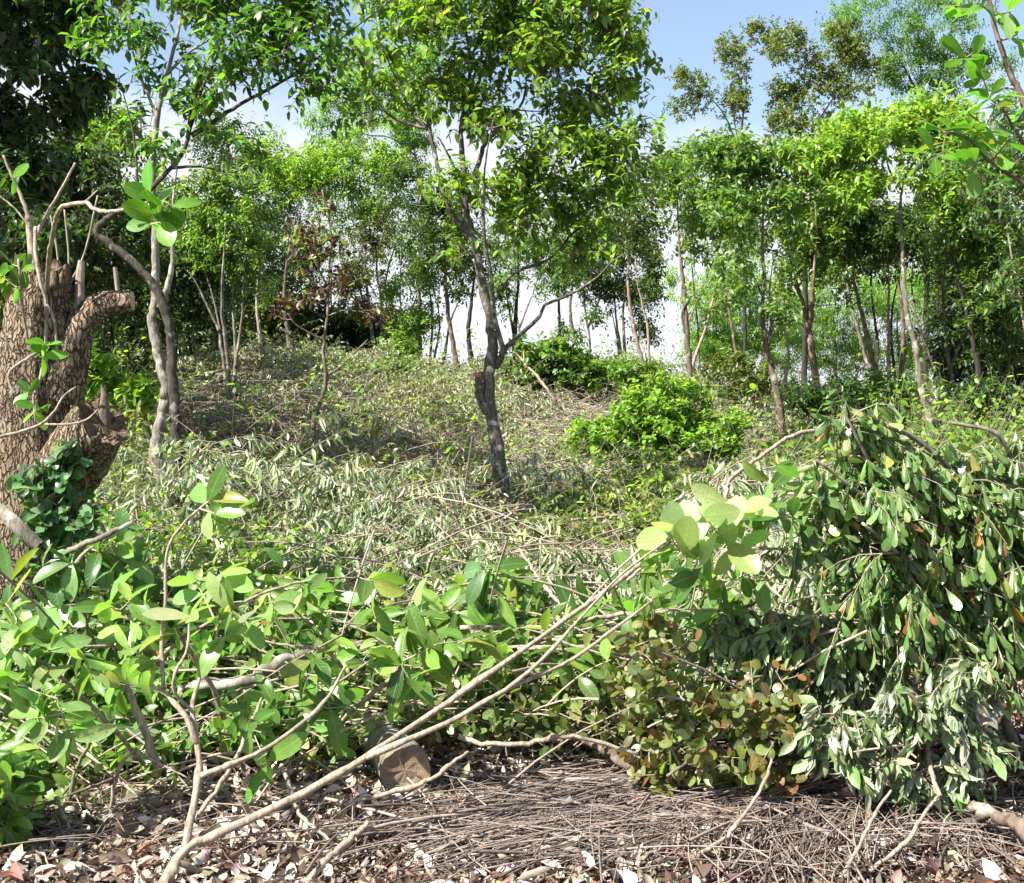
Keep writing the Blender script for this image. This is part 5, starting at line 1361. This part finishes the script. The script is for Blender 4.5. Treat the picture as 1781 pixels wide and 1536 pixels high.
# near sprig hanging in at the top right, from a sapling just outside the frame
S_NEARG = kind(TO, (.075, .115), .50, GLOSS, nl=5, tmin=.5, spread=.78, droop=.05, up=.75, fold=(.05, .35), curl=(0, .5), wav=.02, mat=M_NEAR)
plant('sapling', 'near sapling reaching in from the right edge with big translucent light green leaves', 'sapling',
      [([(1905, 1120, 4.3), (1890, 800, 4.3), (1860, 560, 4.3), (1815, 350, 4.3), (1779, 180, 4.3), (1756, 125, 4.3), (1729, 41, 4.3), (1715, -40, 4.3)], 20, 7), ([(1800, 270, 4.3), (1770, 235, 4.25), (1756, 210, 4.2), (1735, 173, 4.2)], 6, 4), ([(1830, 410, 4.3), (1790, 330, 4.2), (1720, 280, 4.15), (1680, 240, 4.1), (1640, 230, 4.1)], 7, 4)],
      [], S_NEARG, B_BROWN, Y=4.25, seed=250, tips=[(1650, 10, 4.2), (1700, 5, 4.2), (1690, 95, 4.15), (1675, 105, 4.15), (1735, 165, 4.1), (1720, 170, 4.1), (1640, 225, 4.1), (1675, 235, 4.1), (1700, 235, 4.1), (1720, 215, 4.1), (1620, 270, 4.05), (1690, 295, 4.1), (1765, 215, 4.2), (1770, 60, 4.3), (1775, 305, 4.2), (1760, 20, 4.3), (1755, 240, 4.1), (1640, 265, 4.1)],
      subs=0, parts=('stem', 'foliage'), gain=.004, ground=True, twig=(.28, .20, .12))

# ------------------------------------------------------------------ the big cut stump at the left
SR = np.random.RandomState(77)
YS = 6.0
e = empty('tree_stump', P(60, 1010, YS) * np.array([1, 1, 0]) + np.array([0, 0, G(P(60, 1010, YS)[0], YS)]))
tag(e, 'thick old tree stump with sawn limbs and torn wood at the left edge', 'stump')


def limb(name, pts, widths, mat, k=20, rough=.05, m=7, yy=YS, ragged=0.0, lobes=0.0):
    s = spline(np.array([P(q[0], q[1], q[2] if len(q) > 2 else yy) for q in pts]), m)
    w = np.interp(np.linspace(0, 1, len(s)), np.linspace(0, 1, len(widths)), widths) / 2 * yy / F
    n = len(s)
    T = nrm(np.gradient(s, axis=0))
    U = nrm(np.cross(T, np.array([0.0, 1, .05])))
    V = np.cross(T, U)
    a = np.linspace(0, 2 * np.pi, k, endpoint=False)
    ph = SR.uniform(0, 6.28, 6)
    i = np.arange(n)[:, None]
    R = w[:, None] * (1 + rough * (np.sin(2 * a + ph[0] + i * .25) + .8 * np.sin(3 * a + ph[1] - i * .2) + .6 * np.sin(7 * a + ph[2] + i * .06) + (.28 * np.sin(13 * a + ph[4] + i * .25) + .2 * np.sin(19 * a + ph[5] - i * .3)) * (k > 24)) + lobes * np.abs(np.sin(2.5 * a + ph[3])) * np.linspace(1, .2, n)[:, None])
    R = R * (1 + SR.normal(0, .018, R.shape))
    v = s[:, None] + R[..., None] * (U[:, None] * np.cos(a)[:, None] + V[:, None] * np.sin(a)[:, None])
    if ragged:
        v[-1] += T[-1] * (np.abs(SR.normal(0, ragged, (k, 1))))
        v[-2] += T[-1] * SR.normal(0, ragged * .3, (k, 1))
    j = np.arange(k)
    q = np.concatenate([np.stack([r * k + j, r * k + (j + 1) % k, (r + 1) * k + (j + 1) % k, (r + 1) * k + j], -1) for r in range(n - 1)])
    mb = MB()
    mb.add(v.reshape(-1, 3), q, None, np.array([[.3, .25, .2]]))
    o = mb.build(name, mat, e)
    cb = MB()                                                  # the cut or torn end, slightly sunk
    c = s[-1] - T[-1] * (.012 - ragged * .3)
    ring2 = c + (v[-1] - T[-1] * ((v[-1] - s[-1]) @ T[-1])[:, None] - s[-1]) * .5 + SR.normal(0, ragged * .3 + .002, (k, 1)) * T[-1]
    vv = np.concatenate([v[-1] * .995 + s[-1] * .005, ring2, c[None]])
    fs = np.stack([j, (j + 1) % k, k + (j + 1) % k, k + j], -1)
    f3 = np.stack([k + j, k + (j + 1) % k, np.full(k, 2 * k)], -1)
    cb.add(vv, fs, f3, np.array([[.4, .3, .2]]))
    return o, cb


def with_end(name, end, mat, endmat, *a, **k):
    o, cb = limb(name, *a, mat, **k)
    d = cb.build(end, endmat, e, smooth=False)
    d.parent = o
    return o


with_end('trunk', 'torn_top', B_STUMP, B_TORN, [(44, 1050), (46, 960), (50, 860), (56, 760), (60, 660), (64, 580), (68, 520), (72, 484)], [176, 150, 134, 122, 116, 110, 104, 92], k=64, rough=.045, ragged=.05, lobes=.05)
def shards(parent, cx, cy, rx, n, h, yy):
    mb = MB()
    for k in range(n):
        x0 = cx + SR.uniform(-rx, rx)
        p0 = P(x0, cy + SR.uniform(-4, 14), yy + SR.uniform(-.12, .10))
        up = np.array([SR.normal(0, .22), SR.normal(0, .15), 1.0]) * SR.uniform(.4, 1) * h
        w = SR.uniform(.014, .042)
        tubes(mb, np.array([[p0 - up * .4, p0, p0 + up * .6, p0 + up]]), np.array([[w, w, w * .7, w * .12]]), 5, np.array([(.3, .25, .2)]), SR, .12, caps=True)
    if n < 9:
        return
    mb.build('splinters', B_TORN, e).parent = parent


shards(bpy.context.scene.objects['torn_top'].parent, 76, 486, 44, 18, .085, 6.0)
with_end('limb', 'cut_end', B_STUMP, B_CUT, [(92, 690), (118, 620), (138, 572), (160, 543), (195, 527), (230, 522)], [95, 66, 58, 46, 38, 33], k=20, rough=.085)
torn_limb = with_end('limb', 'torn_end', B_STUMP, B_TORN, [(66, 920, 6.0), (92, 862, 5.95), (122, 812, 5.85), (152, 768, 5.75), (176, 738, 5.7)], [112, 112, 106, 100, 94], k=36, rough=.045, ragged=.018)
shards(torn_limb, 168, 738, 20, 7, .07, 5.74)
with_end('limb_stub', 'cut_end', B_PALE, B_CUT, [(64, 500, 5.95), (58, 455, 5.95), (54, 410, 5.95), (50, 375, 5.95)], [26, 18, 15, 13], k=10)
with_end('limb_stub', 'cut_end', B_PALE, B_CUT, [(138, 560), (139, 500), (140, 478), (142, 453)], [24, 16, 15, 11], k=10)
with_end('limb_stub', 'cut_end', B_PALE, B_CUT, [(208, 530), (204, 500), (200, 465)], [9, 8, 7], k=8)
with_end('limb_stub', 'cut_end', B_TORN, B_TORN, [(104, 510), (100, 480), (96, 462)], [46, 34, 20], k=10, ragged=.02)
with_end('limb_stub', 'cut_end', B_BROWN, B_TORN, [(180, 740, 5.75), (182, 700, 5.75), (180, 682, 5.75)], [26, 16, 8], k=10, ragged=.02)
with_end('split_wood', 'torn_end', B_GREY, B_TORN, [(0, 885, 5.55), (30, 915, 5.5), (68, 950, 5.5)], [20, 24, 22], k=8)

S_SHOOT = kind(TN, (.07, .105), .52, GLOSS, nl=4, tmin=.55, spread=.8, droop=.1, up=.35, fold=(.05, .35), curl=(0, .5), mat=M_NEAR, lean=(0, -.5, 0))


def shoot(label, stems, tips, sp, seed, Y, group='young shoots sprouting round the stump', **k):
    k.setdefault('bark', B_PALE)
    return plant('young_shoot', label, 'shoot', stems, (), sp, seed=seed, Y=Y, group=group, tips=tips, subs=0, parts=('stem', 'foliage'), ground=False, rough=.03, gain=.004, twig=(.5, .45, .3), drift=.05, **k)


shoot('pale curved shoot above the stump ending in a bunch of large glowing leaves',
      [([(82, 500, 5.6), (86, 440, 5.3), (95, 395, 5.0), (100, 372, 4.9), (112, 358, 4.85), (148, 353, 4.75), (165, 364, 4.7), (190, 368, 4.65), (225, 362, 4.6), (258, 352, 4.55)], 10, 6), ([(147, 352, 4.75), (170, 331, 4.75)], 4, 3)],
      [(262, 335, 4.5), (285, 350, 4.5), (300, 360, 4.5), (268, 372, 4.5), (262, 390, 4.5), (285, 385, 4.45)], dict(S_SHOOT, L=(.08, .135), nl=3, asp=.6), 260, 4.6)
shoot('pale hanging shoot with sprigs of leaves in front of the stump',
      [([(62, 395, 5.6), (62, 440, 5.55), (70, 490, 5.5), (80, 525, 5.5), (80, 590, 5.5), (74, 640, 5.5), (66, 670, 5.5), (58, 690, 5.5), (60, 710, 5.5), (62, 735, 5.5)], 7, 4), ([(80, 528, 5.5), (95, 558, 5.5), (98, 600, 5.5), (99, 630, 5.5), (88, 648, 5.5)], 6, 4), ([(78, 605, 5.5), (45, 625, 5.5), (18, 645, 5.5), (16, 665, 5.5), (27, 685, 5.5)], 6, 4)],
      [(62, 595, 5.45), (78, 600, 5.45), (50, 682, 5.45), (62, 705, 5.45), (62, 715, 5.45), (75, 620, 5.45)], dict(S_SHOOT, nl=3), 261, 5.5)
shoot('long bare shoot sweeping across the foot of the stump',
      [([(-40, 765, 5.3), (20, 755, 5.3), (70, 738, 5.3), (95, 715, 5.3), (110, 690, 5.3), (132, 673, 5.3)], 7, 3), ([(78, 738, 5.3), (120, 738, 5.3), (150, 730, 5.3), (172, 712, 5.3)], 5, 3)],
      [], None, 262, 5.3)
shoot('tall thin shoot slanting up right from the top of the stump',
      [([(62, 415, 5.8), (72, 390, 5.8), (95, 350, 5.8), (112, 320, 5.8), (131, 283, 5.8)], 7, 4)], [], None, 263, 5.8)
shoot('thin shoot leaning left over the stump from the left edge',
      [([(52, 385, 5.8), (38, 345, 5.8), (20, 305, 5.8), (5, 270, 5.8)], 8, 4), ([(55, 400, 5.8), (25, 362, 5.8), (-10, 335, 5.8)], 4, 3)], [(20, 308, 5.7)], dict(S_SHOOT, nl=2), 264, 5.8)
shoot('leafy shoot with bright leaves at the left edge beside the stump top',
      [([(50, 600, 5.6), (40, 540, 5.5), (36, 490, 5.4), (32, 450, 5.4)], 5, 4)], [(20, 460, 5.4), (15, 490, 5.4), (40, 470, 5.4), (30, 500, 5.4), (0, 475, 5.4)], S_SHOOT, 265, 5.4)
for i, (lab, x0, x1, y1) in enumerate([('thin upright shoot rising at the back of the stump top', 105, 88, 375), ('thin upright shoot rising behind the sawn stub of the stump', 120, 112, 365), ('thin shoot slanting right behind the stump top', 118, 170, 340)]):
    shoot(lab, [([(x0, 500, 6.1), ((x0 + x1) / 2 + 3, 440, 6.1), (x1, y1, 6.1)], 4, 3)], [], None, 266 + i, 6.1)
plant('creeper', 'leafy creeper with round shiny leaves climbing the foot of the stump', 'creeper',
      [([(150, 1010, 5.7), (130, 930, 5.65), (110, 880, 5.6), (60, 850, 5.6)], 6, 3), ([(120, 900, 5.6), (150, 850, 5.6), (140, 810, 5.6)], 5, 3)],
      [(80, 840, 50, 35, 12), (125, 815, 35, 25, 9), (110, 880, 50, 40, 14), (150, 920, 40, 40, 10), (80, 920, 40, 40, 8)],
      kind(TR, (.045, .07), .72, [(4, (.055, .13, .05)), (3, (.08, .18, .06)), (2, (.14, .22, .12))], nl=5, tmin=.2, spread=.8, up=.5, mat=M_NEAR, lean=(-.2, -.4, 0)), B_BROWN, Y=5.6, seed=270, subs=2, sublen=.08, ground=True, parts=('stem', 'foliage'), thick=.4)

# sawn log end on the litter
def ring_mat():
    m, N, K = nt('old_sawn_face')
    tc = N.new('ShaderNodeTexCoord')
    wv = N.new('ShaderNodeTexWave')
    wv.wave_type = 'RINGS'
    wv.rings_direction = 'Y'
    wv.inputs['Scale'].default_value = 34
    wv.inputs['Distortion'].default_value = 2.5
    wv.inputs['Detail'].default_value = 3
    K.new(tc.outputs['Object'], wv.inputs['Vector'])
    no = N.new('ShaderNodeTexNoise')
    no.inputs['Scale'].default_value = 22
    no.inputs['Detail'].default_value = 7
    K.new(tc.outputs['Object'], no.inputs['Vector'])
    c1 = mixc(N, K, no.outputs['Fac'], (.10, .07, .045), (.40, .30, .20))
    col = mixc(N, K, mth(N, K, 'MULTIPLY', wv.outputs['Fac'], .55), c1, (.13, .085, .055))
    bs = N.new('ShaderNodeBsdfPrincipled')
    K.new(col, bs.inputs['Base Color'])
    bs.inputs['Roughness'].default_value = .9
    bp = N.new('ShaderNodeBump')
    bp.inputs['Distance'].default_value = .008
    K.new(no.outputs['Fac'], bp.inputs['Height'])
    K.new(bp.outputs[0], bs.inputs['Normal'])
    o = N.new('ShaderNodeOutputMaterial')
    K.new(bs.outputs[0], o.inputs[0])
    return m


YL = 4.62
c0 = P(706, 1340, YL)
e = empty('sawn_log', c0)
tag(e, 'round sawn log end facing out at the foot of the pile', 'log')
with_end('log', 'sawn_face', B_GREY, ring_mat(), [(640, 1250, YL + .75), (672, 1296, YL + .35), (700, 1333, YL + .04), (706, 1341, YL - .02)], [80, 84, 88, 88], k=22, rough=.035, yy=YL)
# sawn stumps on the slope
for lab, x0, y0, x1, y1, w in [('small freshly sawn stump with an orange top right behind the middle tree', 872, 745, 865, 701, 11),
                               ('tiny sawn stump with an orange top on the slope right of the middle tree', 978, 880, 976, 862, 8),
                               ('little sawn stake on the crest behind the red leaved sapling', 518, 640, 516, 622, 9)]:
    Yh = hit(x0, y0)
    e = empty('sawn_stump', P(x0, y0, Yh))
    tag(e, lab, 'stump', 'little sawn stumps on the slope')
    with_end('stem', 'sawn_top', B_BROWN, bark_mat('fresh_cut', (.42, .17, .07), (.55, .26, .12), (.5, .2, .1), scale=20, stretch=1, bumpd=.002), [(x0, y0 + 12, Yh), ((x0 + x1) / 2, (y0 + y1) / 2, Yh), (x1, y1, Yh)], [w * 1.2, w, w], k=10, yy=Yh, m=4)
